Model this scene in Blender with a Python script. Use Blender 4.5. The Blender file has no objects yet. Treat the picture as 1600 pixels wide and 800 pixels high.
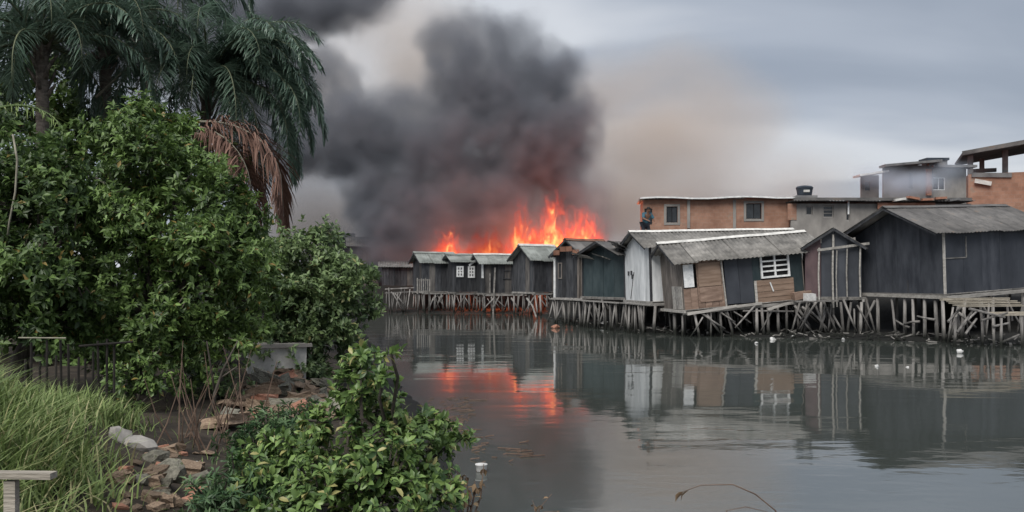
import bpy, bmesh, math, random
import numpy as np
from mathutils import Vector, Matrix, Euler
R = math.radians
random.seed(7)
rng = np.random.default_rng(11)
SC = bpy.context.scene
COL = SC.collection

# ------------------------------------------------------------------ camera
CAM_H = 2.4                       # eye height above the water
cam = bpy.data.cameras.new('camera')
cam.sensor_width = 36.0
cam.lens = 31.5
cam.shift_y = 34 / 1600.0
cam.clip_start = 0.05
cam.clip_end = 3000
cam_o = bpy.data.objects.new('camera', cam)
cam_o.location = (0, 0, CAM_H)
cam_o.rotation_euler = (R(90), 0, 0)
COL.objects.link(cam_o)
SC.camera = cam_o

# ------------------------------------------------------------------ sky, sun, exposure
SUN_EL, SUN_AZ = 52.0, 205.0      # azimuth clockwise from +Y (behind the camera, a little left)
world = bpy.data.worlds.new('World')
SC.world = world
world.use_nodes = True


def build_world():
    nt = world.node_tree
    for n in list(nt.nodes):
        nt.nodes.remove(n)
    N = nt.nodes.new
    L = nt.links.new
    out = N('ShaderNodeOutputWorld')
    sky = N('ShaderNodeTexSky')
    sky.sky_type = 'NISHITA'
    sky.sun_disc = False
    sky.sun_elevation = R(SUN_EL)
    sky.sun_rotation = R(SUN_AZ)
    sky.dust_density = 3.0
    b1 = N('ShaderNodeBackground')
    b1.inputs['Strength'].default_value = 0.05
    L(sky.outputs[0], b1.inputs[0])
    # cloud deck: direction projected on a plane so the banks flatten towards the horizon
    tc = N('ShaderNodeTexCoord')
    sep = N('ShaderNodeSeparateXYZ')
    L(tc.outputs['Generated'], sep.inputs[0])
    den = N('ShaderNodeMath'); den.operation = 'MAXIMUM'
    L(sep.outputs[2], den.inputs[0]); den.inputs[1].default_value = 0.0
    add = N('ShaderNodeMath'); add.operation = 'ADD'
    L(den.outputs[0], add.inputs[0]); add.inputs[1].default_value = 0.24
    dv = N('ShaderNodeVectorMath'); dv.operation = 'DIVIDE'
    cmb = N('ShaderNodeCombineXYZ')
    for i in range(3):
        L(add.outputs[0], cmb.inputs[i])
    L(tc.outputs['Generated'], dv.inputs[0]); L(cmb.outputs[0], dv.inputs[1])
    mp = N('ShaderNodeMapping')
    mp.inputs['Location'].default_value = (2.7, 2.4, 0.0)
    mp.inputs['Rotation'].default_value = (0, 0, R(-28))
    mp.inputs['Scale'].default_value = (0.75, 1.15, 1.0)
    L(dv.outputs[0], mp.inputs[0])
    nz = N('ShaderNodeTexNoise')
    nz.inputs['Scale'].default_value = 1.15
    nz.inputs['Detail'].default_value = 5.0
    nz.inputs['Roughness'].default_value = 0.42
    nz.inputs['Distortion'].default_value = 0.35
    L(mp.outputs[0], nz.inputs[0])
    rp = N('ShaderNodeValToRGB')
    e = rp.color_ramp.elements
    e[0].position = 0.35; e[0].color = (0.136, 0.154, 0.184, 1)
    e[1].position = 0.64; e[1].color = (0.278, 0.289, 0.308, 1)
    m = e.new(0.50); m.color = (0.176, 0.194, 0.224, 1)
    rp.color_ramp.interpolation = 'EASE'
    L(nz.outputs[0], rp.inputs[0])
    b2 = N('ShaderNodeBackground')
    b2.inputs['Strength'].default_value = 1.0
    L(rp.outputs[0], b2.inputs[0])
    mx = N('ShaderNodeMixShader')
    mx.inputs[0].default_value = 0.9
    L(b1.outputs[0], mx.inputs[1]); L(b2.outputs[0], mx.inputs[2])
    L(mx.outputs[0], out.inputs[0])


build_world()
sun = bpy.data.lights.new('sun', 'SUN')
sun.energy = 1.5
sun.angle = R(40)
sun.color = (1.0, 0.96, 0.9)
sun_o = bpy.data.objects.new('sun', sun)
sd = Vector((math.sin(R(SUN_AZ)) * math.cos(R(SUN_EL)), math.cos(R(SUN_AZ)) * math.cos(R(SUN_EL)), math.sin(R(SUN_EL))))
sun_o.rotation_euler = (-sd).to_track_quat('-Z', 'Y').to_euler()
COL.objects.link(sun_o)
vs = SC.view_settings
vs.view_transform = 'Standard'
vs.look = 'None'
vs.exposure = 1.32
vs.gamma = 1.0
vs.use_curve_mapping = False
SC.render.engine = 'CYCLES'
cy = SC.cycles
cy.use_denoising = True
cy.max_bounces = 8
cy.diffuse_bounces = 3
cy.glossy_bounces = 3
cy.transmission_bounces = 3
cy.transparent_max_bounces = 8
cy.volume_bounces = 2
cy.volume_step_rate = 1.0
cy.volume_max_steps = 256
cy.sample_clamp_indirect = 6.0

# ------------------------------------------------------------------ helpers
FPX = 1400.0


def P(px, py, Y):
    """photograph pixel -> place in the world at distance Y"""
    return Vector(((px - 800) / FPX * Y, Y, CAM_H + (434 - py) / FPX * Y))


def tag(o, label=None, cat=None, group=None, kind=None):
    if label: o['label'] = label
    if cat: o['category'] = cat
    if group: o['group'] = group
    if kind: o['kind'] = kind
    return o


def empty(name, loc, rz=0.0, tilt=0.0):
    o = bpy.data.objects.new(name, None)
    o.empty_display_size = 0.2
    o.location = loc
    o.rotation_euler = (0, tilt, rz)
    COL.objects.link(o)
    return o


class MB:
    """collects boxes, poles and sheets; build() links them as ONE mesh object"""

    def __init__(self):
        self.v = []
        self.f = []

    def add(self, vs_, fs_):
        n = len(self.v)
        self.v += [tuple(p) for p in vs_]
        self.f += [tuple(i + n for i in f) for f in fs_]
        return self

    def box(self, c, s, rot=None, j=0.0):
        hx, hy, hz = s[0] / 2, s[1] / 2, s[2] / 2
        vs_ = []
        for (a, b, d) in ((-1, -1, -1), (1, -1, -1), (1, 1, -1), (-1, 1, -1), (-1, -1, 1), (1, -1, 1), (1, 1, 1), (-1, 1, 1)):
            p = Vector((a * hx + random.uniform(-j, j), b * hy, d * hz + random.uniform(-j, j)))
            if rot is not None:
                p = rot @ p
            vs_.append(p + Vector(c))
        return self.add(vs_, ((0, 3, 2, 1), (4, 5, 6, 7), (0, 1, 5, 4), (1, 2, 6, 5), (2, 3, 7, 6), (3, 0, 4, 7)))

    def bar(self, a, b, w, h, up=(0, 0, 1)):
        """rectangular bar from a to b"""
        a = Vector(a); b = Vector(b)
        d = (b - a)
        ln = d.length
        x = d.normalized()
        u = Vector(up)
        if abs(x.dot(u)) > 0.97:
            u = Vector((0, 1, 0))
        y = u.cross(x).normalized()
        z = x.cross(y)
        m = Matrix((x, y, z)).transposed()
        return self.box((a + b) / 2, (ln, w, h), m)

    def pole(self, pts, radii, n=6, cap=True):
        """tapered tube through pts"""
        pts = [Vector(p) for p in pts]
        rings = []
        base = len(self.v)
        prev = None
        for i, p in enumerate(pts):
            if i == 0: t = pts[1] - p
            elif i == len(pts) - 1: t = p - pts[i - 1]
            else: t = pts[i + 1] - pts[i - 1]
            t.normalize()
            if prev is None:
                u = t.orthogonal().normalized()
            else:
                u = prev - t * prev.dot(t)
                u = u.normalized() if u.length > 1e-6 else t.orthogonal().normalized()
            prev = u
            w = t.cross(u)
            for k in range(n):
                a = 2 * math.pi * k / n
                self.v.append(tuple(p + (u * math.cos(a) + w * math.sin(a)) * radii[i]))
        for i in range(len(pts) - 1):
            for k in range(n):
                k2 = (k + 1) % n
                self.f.append((base + i * n + k, base + i * n + k2, base + (i + 1) * n + k2, base + (i + 1) * n + k))
        if cap:
            self.f.append(tuple(base + k for k in reversed(range(n))))
            self.f.append(tuple(base + (len(pts) - 1) * n + k for k in range(n)))
        return self

    def mesh(self, name, mat, smooth=False):
        me = bpy.data.meshes.new(name)
        me.from_pydata(self.v, [], self.f)
        if mat is not None:
            me.materials.append(mat)
        if smooth:
            me.polygons.foreach_set('use_smooth', [True] * len(me.polygons))
        me.update()
        return me

    def build(self, name, mat, parent=None, smooth=False):
        o = bpy.data.objects.new(name, self.mesh(name, mat, smooth))
        if parent is not None:
            o.parent = parent
        COL.objects.link(o)
        return o


def link_mesh(name, me, parent=None, loc=(0, 0, 0), rot=(0, 0, 0), scale=(1, 1, 1)):
    o = bpy.data.objects.new(name, me)
    o.location = loc; o.rotation_euler = rot; o.scale = scale
    if parent is not None:
        o.parent = parent
    COL.objects.link(o)
    return o


# ------------------------------------------------------------------ materials
def material(name, c1, c2, scale=3.0, rough=0.8, stretch=(1, 1, 1), bump=0.0, bscale=None, tint=0.25, detail=5.0,
             c3=None, c3pos=0.68, spec=0.3, rand=None):
    """two (three) colour procedural surface; every object wearing it differs a little (Object Info random)"""
    m = bpy.data.materials.new(name)
    m.use_nodes = True
    nt = m.node_tree
    N = nt.nodes.new; L = nt.links.new
    bs = nt.nodes['Principled BSDF']
    bs.inputs['Roughness'].default_value = rough
    bs.inputs['Specular IOR Level'].default_value = spec
    tc = N('ShaderNodeTexCoord')
    oi = N('ShaderNodeObjectInfo')
    ad = N('ShaderNodeVectorMath'); ad.operation = 'ADD'
    mu = N('ShaderNodeMath'); mu.operation = 'MULTIPLY'; mu.inputs[1].default_value = 37.0
    L(oi.outputs['Random'], mu.inputs[0])
    L(tc.outputs['Object'], ad.inputs[0]); L(mu.outputs[0], ad.inputs[1])
    mp = N('ShaderNodeMapping'); mp.inputs['Scale'].default_value = stretch
    L(ad.outputs[0], mp.inputs[0])
    nz = N('ShaderNodeTexNoise')
    nz.inputs['Scale'].default_value = scale
    nz.inputs['Detail'].default_value = detail
    nz.inputs['Roughness'].default_value = 0.6
    L(mp.outputs[0], nz.inputs[0])
    rp = N('ShaderNodeValToRGB')
    e = rp.color_ramp.elements
    e[0].position = 0.34; e[0].color = (*c1, 1)
    e[1].position = 0.64; e[1].color = (*c2, 1)
    if c3 is not None:
        k = e.new(c3pos + 0.05); k.color = (*c3, 1)
        e[1].position = c3pos - 0.03
    L(nz.outputs[0], rp.inputs[0])
    hsv = N('ShaderNodeHueSaturation')
    mr = N('ShaderNodeMapRange')
    mr.inputs['To Min'].default_value = 1.0 - tint
    mr.inputs['To Max'].default_value = 1.0 + tint
    L(oi.outputs['Random'], mr.inputs[0])
    L(mr.outputs[0], hsv.inputs['Value'])
    L(rp.outputs[0], hsv.inputs['Color'])
    L(hsv.outputs[0], bs.inputs['Base Color'])
    if bump:
        n2 = N('ShaderNodeTexNoise')
        n2.inputs['Scale'].default_value = bscale or scale * 4
        n2.inputs['Detail'].default_value = 4
        L(mp.outputs[0], n2.inputs[0])
        bp = N('ShaderNodeBump')
        bp.inputs['Strength'].default_value = bump
        bp.inputs['Distance'].default_value = 0.03
        L(n2.outputs[0], bp.inputs['Height'])
        L(bp.outputs[0], bs.inputs['Normal'])
    return m


def leaf_material(name, dark, light, yellow=None, trans=0.25, rough=0.45, spec=0.4):
    """colour from the per-leaf 'tint' attribute: 0 dark, 1 light; >1 old yellow leaf"""
    m = bpy.data.materials.new(name)
    m.use_nodes = True
    nt = m.node_tree
    N = nt.nodes.new; L = nt.links.new
    bs = nt.nodes['Principled BSDF']
    at = N('ShaderNodeAttribute'); at.attribute_name = 'tint'
    rp = N('ShaderNodeValToRGB')
    e = rp.color_ramp.elements
    e[0].position = 0.0; e[0].color = (*dark, 1)
    e[1].position = 0.85; e[1].color = (*light, 1)
    k = e.new(1.0); k.color = (*(yellow or light), 1)
    L(at.outputs['Fac'], rp.inputs[0])
    L(rp.outputs[0], bs.inputs['Base Color'])
    bs.inputs['Roughness'].default_value = rough
    bs.inputs['Specular IOR Level'].default_value = spec
    if trans > 0:
        tr = N('ShaderNodeBsdfTranslucent')
        L(rp.outputs[0], tr.inputs[0])
        mx = N('ShaderNodeMixShader'); mx.inputs[0].default_value = trans
        out = nt.nodes['Material Output']
        L(bs.outputs[0], mx.inputs[1]); L(tr.outputs[0], mx.inputs[2]); L(mx.outputs[0], out.inputs[0])
    return m


M = {}
M['mud'] = material('mud', (0.016, 0.015, 0.014), (0.045, 0.04, 0.034), 1.2, 0.7, bump=0.6, bscale=6, tint=0, c3=(0.09, 0.08, 0.065), c3pos=0.7)
M['stilt'] = material('stilt_wood', (0.085, 0.082, 0.079), (0.225, 0.215, 0.205), 5, 0.9, (1, 1, 0.25), 0.4, tint=0.45)
def tide_line(m, z0=0.15, z1=0.62, dark=(0.014, 0.016, 0.013)):
    """wood that stands in the tide is soaked and grown over below the high-water mark"""
    nt = m.node_tree; N = nt.nodes.new; L = nt.links.new
    bs = nt.nodes['Principled BSDF']
    g = N('ShaderNodeNewGeometry'); sp = N('ShaderNodeSeparateXYZ'); L(g.outputs['Position'], sp.inputs[0])
    nz = N('ShaderNodeTexNoise'); nz.inputs['Scale'].default_value = 2.5; L(g.outputs['Position'], nz.inputs[0])
    ad = N('ShaderNodeMath'); ad.operation = 'MULTIPLY_ADD'; L(nz.outputs[0], ad.inputs[0]); ad.inputs[1].default_value = 0.4; L(sp.outputs[2], ad.inputs[2])
    mr = N('ShaderNodeMapRange'); mr.inputs['From Min'].default_value = z0 + 0.2; mr.inputs['From Max'].default_value = z1 + 0.2
    L(ad.outputs[0], mr.inputs[0])
    mx = N('ShaderNodeMix'); mx.data_type = 'RGBA'; L(mr.outputs[0], mx.inputs[0]); mx.inputs[6].default_value = (*dark, 1)
    src = bs.inputs['Base Color'].links[0].from_socket
    L(src, mx.inputs[7]); L(mx.outputs[2], bs.inputs['Base Color'])


tide_line(M['stilt'])
M['beam'] = material('beam_wood', (0.12, 0.115, 0.108), (0.27, 0.26, 0.245), 6, 0.9, (0.4, 1, 1), 0.3, tint=0.35)
M['grey_board'] = material('grey_board', (0.10, 0.088, 0.08), (0.22, 0.195, 0.175), 4, 0.9, (3, 3, 0.35), 0.3, tint=0.3)
M['brown_board'] = material('brown_board', (0.145, 0.098, 0.075), (0.26, 0.185, 0.145), 3, 0.85, (0.6, 1, 3), 0.3, tint=0.22, c3=(0.33, 0.25, 0.20), c3pos=0.7)
M['ply'] = material('plywood', (0.185, 0.125, 0.092), (0.29, 0.21, 0.16), 2.2, 0.85, (0.5, 1, 4), 0.2, tint=0.15)
M['black_sheet'] = material('black_sheeting', (0.018, 0.021, 0.028), (0.054, 0.059, 0.070), 1.6, 0.55, (1.5, 1.5, 0.4), 0.3, 2.5, tint=0.25)
M['slate_sheet'] = material('slate_sheet', (0.030, 0.034, 0.043), (0.052, 0.058, 0.070), 1.5, 0.6, (1, 1, 0.5), 0.15, tint=0.15)
M['char_board'] = material('dark_board', (0.019, 0.021, 0.025), (0.054, 0.056, 0.061), 3, 0.85, (2, 2, 0.4), 0.3, tint=0.4)
M['worn_board'] = material('worn_board', (0.05, 0.048, 0.047), (0.12, 0.112, 0.105), 3, 0.9, (2, 2, 0.4), 0.3, tint=0.4)
M['teal_sheet'] = material('teal_sheet', (0.018, 0.030, 0.034), (0.04, 0.056, 0.06), 2, 0.6, (1, 1, 0.5), 0.2, tint=0.2)
M['maroon'] = material('maroon_sheet', (0.075, 0.05, 0.055), (0.125, 0.085, 0.09), 2, 0.7, (1, 1, 0.5), 0.2, tint=0.15)
M['white_sheet'] = material('white_sheet', (0.44, 0.46, 0.475), (0.66, 0.68, 0.69), 2.2, 0.6, (1.5, 1.5, 0.4), 0.15, tint=0.10)
M['white_paint'] = material('white_paint', (0.50, 0.52, 0.53), (0.78, 0.78, 0.77), 5, 0.6, tint=0.06)
M['roof_grey'] = material('roof_fibre_cement', (0.105, 0.102, 0.096), (0.225, 0.216, 0.202), 2.2, 0.9, bump=0.2, tint=0.22, c3=(0.33, 0.32, 0.30), c3pos=0.68)
M['roof_dark'] = material('roof_old_sheet', (0.080, 0.078, 0.078), (0.145, 0.140, 0.136), 2.0, 0.85, bump=0.2, tint=0.25, c3=(0.17, 0.135, 0.11), c3pos=0.66)
M['roof_green'] = material('roof_mossy_sheet', (0.15, 0.165, 0.155), (0.27, 0.29, 0.275), 2.0, 0.85, bump=0.2, tint=0.2)
M['ridge'] = material('ridge_cap', (0.42, 0.42, 0.40), (0.66, 0.65, 0.62), 5, 0.8, tint=0.1)
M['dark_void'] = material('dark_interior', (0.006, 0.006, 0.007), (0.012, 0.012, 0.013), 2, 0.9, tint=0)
M['glass'] = material('window_glass', (0.012, 0.015, 0.018), (0.03, 0.035, 0.04), 2, 0.12, tint=0.2, spec=0.5)
M['render_grey'] = material('cement_render', (0.19, 0.18, 0.17), (0.30, 0.285, 0.265), 1.2, 0.95, (1, 1, 0.6), 0.2, tint=0.08)
M['render_far'] = material('cement_render_far', (0.12, 0.115, 0.115), (0.19, 0.18, 0.175), 1.0, 0.95, tint=0.1)
M['slab'] = material('concrete_slab', (0.10, 0.10, 0.105), (0.20, 0.20, 0.20), 1.5, 0.95, tint=0.1)
M['timber'] = material('weathered_timber', (0.20, 0.18, 0.15), (0.34, 0.31, 0.265), 8, 0.85, (0.3, 2, 2), 0.35, tint=0.08)
M['deck_plank'] = material('deck_plank', (0.24, 0.215, 0.175), (0.44, 0.40, 0.33), 5, 0.85, (0.4, 2, 2), 0.3, tint=0.25)
M['plank_pale'] = material('pale_plank', (0.21, 0.20, 0.185), (0.38, 0.365, 0.34), 5, 0.85, (0.4, 2, 2), 0.3, tint=0.25)
M['rock'] = material('rock', (0.085, 0.082, 0.066), (0.20, 0.19, 0.155), 3, 0.95, bump=0.6, bscale=9, tint=0.2, c3=(0.09, 0.10, 0.055), c3pos=0.62)
M['rubble'] = material('rubble', (0.13, 0.09, 0.065), (0.26, 0.195, 0.14), 4, 0.95, bump=0.5, bscale=12, tint=0.45)
M['terracotta'] = material('terracotta', (0.26, 0.12, 0.08), (0.38, 0.20, 0.14), 4, 0.9, bump=0.3, tint=0.2)
M['soil'] = material('soil', (0.030, 0.024, 0.018), (0.075, 0.060, 0.044), 2.2, 0.95, bump=0.8, bscale=8, tint=0, c3=(0.115, 0.095, 0.065), c3pos=0.66)
M['bark'] = material('bark', (0.035, 0.03, 0.025), (0.10, 0.088, 0.075), 6, 0.95, (1, 1, 0.3), 0.6, tint=0.2)
M['shaded_wood'] = material('shaded_wood', (0.012, 0.011, 0.010), (0.030, 0.027, 0.024), 6, 0.95, tint=0.2)  # fence wood: its deep shade is put into this colour
M['palm_bark'] = material('palm_bark', (0.075, 0.062, 0.055), (0.20, 0.17, 0.145), 5, 0.95, (1, 1, 2.5), 0.7, tint=0.15)
M['twig'] = material('dry_twig', (0.085, 0.055, 0.042), (0.17, 0.12, 0.09), 7, 0.9, tint=0.3)
M['rachis'] = material('frond_rachis', (0.07, 0.085, 0.05), (0.15, 0.165, 0.10), 7, 0.7, tint=0.3)
M['pale_twig'] = material('pale_twig', (0.16, 0.15, 0.12), (0.28, 0.265, 0.21), 7, 0.9, tint=0.3)
M['plastic'] = material('white_plastic', (0.40, 0.40, 0.39), (0.66, 0.66, 0.65), 4, 0.4, tint=0.1)
M['rust'] = material('rusty_sheet', (0.13, 0.055, 0.035), (0.23, 0.12, 0.08), 3, 0.85, tint=0.25)
M['tank'] = material('tank_plastic', (0.02, 0.028, 0.04), (0.04, 0.05, 0.065), 2, 0.5, tint=0)
M['cloth'] = material('pale_cloth', (0.5, 0.5, 0.5), (0.68, 0.68, 0.68), 4, 0.9, tint=0.1)
M['skin'] = material('skin', (0.16, 0.085, 0.055), (0.2, 0.11, 0.075), 4, 0.6, tint=0)
M['teal_shirt'] = material('teal_shirt', (0.03, 0.085, 0.12), (0.055, 0.13, 0.17), 5, 0.9, tint=0)
M['dark_short'] = material('dark_shorts', (0.012, 0.014, 0.022), (0.02, 0.022, 0.03), 5, 0.9, tint=0)
M['hair'] = material('hair', (0.006, 0.005, 0.004), (0.012, 0.01, 0.009), 9, 0.6, tint=0)
M['leaf_tree'] = leaf_material('leaf_tree', (0.032, 0.062, 0.020), (0.200, 0.310, 0.088), (0.26, 0.19, 0.06))
M['leaf_mangrove'] = leaf_material('leaf_mangrove', (0.048, 0.084, 0.036), (0.205, 0.290, 0.120), (0.32, 0.31, 0.14))
M['leaf_bush'] = leaf_material('leaf_bush', (0.044, 0.090, 0.028), (0.220, 0.330, 0.100), (0.36, 0.34, 0.14), rough=0.38)
M['leaf_low'] = leaf_material('leaf_low', (0.034, 0.076, 0.034), (0.140, 0.230, 0.100), (0.12, 0.15, 0.09))
M['leaf_palm'] = leaf_material('leaf_palm', (0.045, 0.086, 0.060), (0.170, 0.245, 0.185), (0.30, 0.38, 0.30), rough=0.3, spec=0.6)
M['leaf_dead'] = leaf_material('leaf_dead', (0.095, 0.050, 0.037), (0.205, 0.118, 0.088), (0.36, 0.28, 0.22), trans=0.1, rough=0.8)
M['leaf_dry'] = leaf_material('leaf_dry', (0.15, 0.095, 0.055), (0.32, 0.22, 0.13), (0.40, 0.33, 0.2), trans=0.15, rough=0.8)
M['grass'] = leaf_material('grass_blade', (0.085, 0.135, 0.042), (0.235, 0.310, 0.105), (0.42, 0.38, 0.21), rough=0.55)


def brick_material():
    m = material('brick_wall', (0.27, 0.145, 0.100), (0.36, 0.210, 0.150), 1.6, 0.95, bump=0.2, tint=0.05, c3=(0.30, 0.22, 0.17), c3pos=0.66)
    nt = m.node_tree
    N = nt.nodes.new; L = nt.links.new
    tc = [n for n in nt.nodes if n.type == 'TEX_COORD'][0]
    sp = N('ShaderNodeSeparateXYZ'); L(tc.outputs['Object'], sp.inputs[0])
    ad = N('ShaderNodeMath'); L(sp.outputs[0], ad.inputs[0]); L(sp.outputs[1], ad.inputs[1])
    cb = N('ShaderNodeCombineXYZ'); L(ad.outputs[0], cb.inputs[0]); L(sp.outputs[2], cb.inputs[1])
    bk = N('ShaderNodeTexBrick')
    bk.inputs['Scale'].default_value = 1.0
    bk.inputs['Brick Width'].default_value = 0.29
    bk.inputs['Row Height'].default_value = 0.19
    bk.inputs['Mortar Size'].default_value = 0.012
    bk.inputs['Color1'].default_value = (1, 1, 1, 1)
    bk.inputs['Color2'].default_value = (0.78, 0.78, 0.78, 1)
    bk.inputs['Mortar'].default_value = (0.85, 1.0, 1.1, 1)
    L(cb.outputs[0], bk.inputs['Vector'])
    mx = N('ShaderNodeMix'); mx.data_type = 'RGBA'; mx.blend_type = 'MULTIPLY'; mx.inputs[0].default_value = 0.8
    bs = nt.nodes['Principled BSDF']
    src = bs.inputs['Base Color'].links[0].from_socket
    L(src, mx.inputs[6]); L(bk.outputs[0], mx.inputs[7]); L(mx.outputs[2], bs.inputs['Base Color'])
    return m


M['brick'] = brick_material()


def water_material():
    m = bpy.data.materials.new('murky_water')
    m.use_nodes = True
    nt = m.node_tree
    N = nt.nodes.new; L = nt.links.new
    bs = nt.nodes['Principled BSDF']
    bs.inputs['Base Color'].default_value = (0.052, 0.060, 0.054, 1)
    bs.inputs['Roughness'].default_value = 0.045
    bs.inputs['IOR'].default_value = 2.3
    bs.inputs['Specular IOR Level'].default_value = 0.5
    tc = N('ShaderNodeTexCoord')
    def layer(scale, stretch, detail, dist, rot=0):
        mp = N('ShaderNodeMapping'); mp.inputs['Scale'].default_value = stretch; mp.inputs['Rotation'].default_value = (0, 0, R(rot))
        L(tc.outputs['Object'], mp.inputs[0])
        n = N('ShaderNodeTexNoise'); n.inputs['Scale'].default_value = scale; n.inputs['Detail'].default_value = detail
        n.inputs['Distortion'].default_value = dist
        L(mp.outputs[0], n.inputs[0])
        return n.outputs[0]
    a = layer(0.55, (0.35, 1, 1), 2.0, 0.2, 8)
    b = layer(2.4, (0.5, 1, 1), 3.0, 0.3, -6)
    # breeze patches: ripples live in streaks, the rest lies calm
    pch = layer(0.10, (0.45, 1.3, 1), 2.5, 0.4, 4)
    mr = N('ShaderNodeMapRange'); mr.inputs['From Min'].default_value = 0.45; mr.inputs['From Max'].default_value = 0.62
    mr.inputs['To Min'].default_value = 0.10; mr.inputs['To Max'].default_value = 1.0
    L(pch, mr.inputs[0])
    mu = N('ShaderNodeMath'); mu.operation = 'MULTIPLY'; L(b, mu.inputs[0]); L(mr.outputs[0], mu.inputs[1])
    mu2 = N('ShaderNodeMath'); mu2.operation = 'MULTIPLY'; L(mu.outputs[0], mu2.inputs[0]); mu2.inputs[1].default_value = 0.45
    ad = N('ShaderNodeMath'); L(a, ad.inputs[0]); L(mu2.outputs[0], ad.inputs[1])
    bp = N('ShaderNodeBump'); bp.inputs['Strength'].default_value = 1.0; bp.inputs['Distance'].default_value = 0.014
    L(ad.outputs[0], bp.inputs['Height'])
    L(bp.outputs[0], bs.inputs['Normal'])
    return m


M['water'] = water_material()

# ------------------------------------------------------------------ terrain and water
FAR = [(-600, 120), (-60, 70), (-12, 63.5), (-9, 62.3), (1.2, 60.2), (1.9, 56), (2.4, 51), (3.0, 47.4), (4.8, 42), (6.6, 38.3), (9.0, 36.6), (12, 35.2), (16, 33.2), (20, 31.0), (40, 20), (600, -100)]
NEAR = [(-50, 14), (0, 9.0), (3, 7.0), (4.2, 4.0), (5.2, 2.0), (6.2, 0.7), (7.0, 0.1), (9.2, -0.55), (13, -0.85), (16, -1.6), (25, -3.6), (40, -6.6), (55, -9.2), (64, -12), (120, -40)]
_fx = [p[0] for p in FAR]; _fy = [p[1] for p in FAR]
_ny = [p[0] for p in NEAR]; _nx = [p[1] for p in NEAR]


def vnoise(x, y, s):
    return math.sin(x * 1.7 * s + 1.3) * math.cos(y * 1.3 * s - 0.7) * 0.5 + math.sin(x * 3.1 * s + y * 2.3 * s) * 0.3 + math.sin(x * 6.7 * s - y * 5.9 * s + 2) * 0.2


def ground_z(x, y):
    d1 = y - float(np.interp(x, _fx, _fy))
    if d1 > 0:
        z1 = 0.32 * (1 - math.exp(-d1 / 2.2)) + 1.3 * (1 - math.exp(-max(0, d1 - 4.6) / 1.6))
        if -14 < x < 5:
            z1 += 1.7 * math.exp(-((y - 65.4) / 0.75) ** 2)     # added unseen ridge: keeps the fire lights from showing under the shacks
    else:
        z1 = -0.9 * (1 - math.exp(d1 / 2.5))
    d2 = float(np.interp(y, _ny, _nx)) - x
    if d2 > 0:
        z2 = 0.62 * (1 - math.exp(-d2 / 1.6)) + 0.35 * (1 - math.exp(-max(0, d2 - 4) / 4.0))
        # grassy mound at the left foreground, and the path the photographer stands on
        z2 += 0.85 * math.exp(-(((x + 4.7) / 1.5) ** 2 + ((y - 6.4) / 3.0) ** 2))
        if y < 4:
            z2 += 0.15 * (1 - y / 4.0)
        # rubble heap
        z2 += 0.22 * math.exp(-(((x + 4.9) / 1.3) ** 2 + ((y - 15.5) / 1.8) ** 2))
    else:
        z2 = -0.9 * (1 - math.exp(d2 / 2.0))
    z = max(z1, z2)
    if z > -0.3:
        z += 0.05 * vnoise(x, y, 1.0) + 0.03 * vnoise(x + 9, y - 4, 2.7)
    return z


def axis(spec):
    out = []
    for a, b, st in spec:
        out += list(np.arange(a, b - 1e-6, st))
    return out


def build_ground():
    xs = axis([(-600, -100, 100), (-100, -40, 10), (-40, -12, 1.0), (-12, 6, 0.16), (6, 26, 0.5), (26, 60, 3), (60, 600, 90)]) + [600]
    ys = axis([(-60, -6, 6), (-6, 1, 0.5), (1, 22, 0.18), (22, 70, 0.6), (70, 100, 5), (100, 900, 100)]) + [900]
    nx, ny = len(xs), len(ys)
    v = [(x, y, ground_z(x, y)) for y in ys for x in xs]
    f = [(j * nx + i, j * nx + i + 1, (j + 1) * nx + i + 1, (j + 1) * nx + i) for j in range(ny - 1) for i in range(nx - 1)]
    mb = MB(); mb.v = v; mb.f = f
    # ground: soil above, wet mud at the tide line (its own colour by height)
    m = material('bank_ground', (0.016, 0.013, 0.010), (0.046, 0.036, 0.027), 2.2, 0.95, bump=0.8, bscale=8, tint=0, c3=(0.085, 0.066, 0.048), c3pos=0.66)  # soil colour lowered for leaf litter and for the shade under the trees
    nt = m.node_tree; N = nt.nodes.new; L = nt.links.new
    bs = nt.nodes['Principled BSDF']
    g = N('ShaderNodeNewGeometry'); sp = N('ShaderNodeSeparateXYZ'); L(g.outputs['Position'], sp.inputs[0])
    mr = N('ShaderNodeMapRange'); mr.inputs['From Min'].default_value = 0.12; mr.inputs['From Max'].default_value = 0.42
    L(sp.outputs[2], mr.inputs[0])
    far = N('ShaderNodeMapRange'); far.inputs['From Min'].default_value = 24; far.inputs['From Max'].default_value = 27; far.inputs['To Min'].default_value = 1; far.inputs['To Max'].default_value = 0.12
    L(sp.outputs[1], far.inputs[0])      # the far bank is black tidal mud, the near bank soil
    mm = N('ShaderNodeMath'); mm.operation = 'MULTIPLY'; L(mr.outputs[0], mm.inputs[0]); L(far.outputs[0], mm.inputs[1])
    mx = N('ShaderNodeMix'); mx.data_type = 'RGBA'
    L(mm.outputs[0], mx.inputs[0]); mx.inputs[6].default_value = (0.008, 0.0085, 0.008, 1)
    src = bs.inputs['Base Color'].links[0].from_socket
    L(src, mx.inputs[7]); L(mx.outputs[2], bs.inputs['Base Color'])
    o = mb.build('ground', m, smooth=True)
    tag(o, kind='structure')
    w = MB(); w.add([(-160, -60, 0), (160, -60, 0), (160, 140, 0), (-160, 140, 0)], [(0, 1, 2, 3)])
    wo = w.build('water', M['water']); tag(wo, kind='structure')


build_ground()
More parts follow.
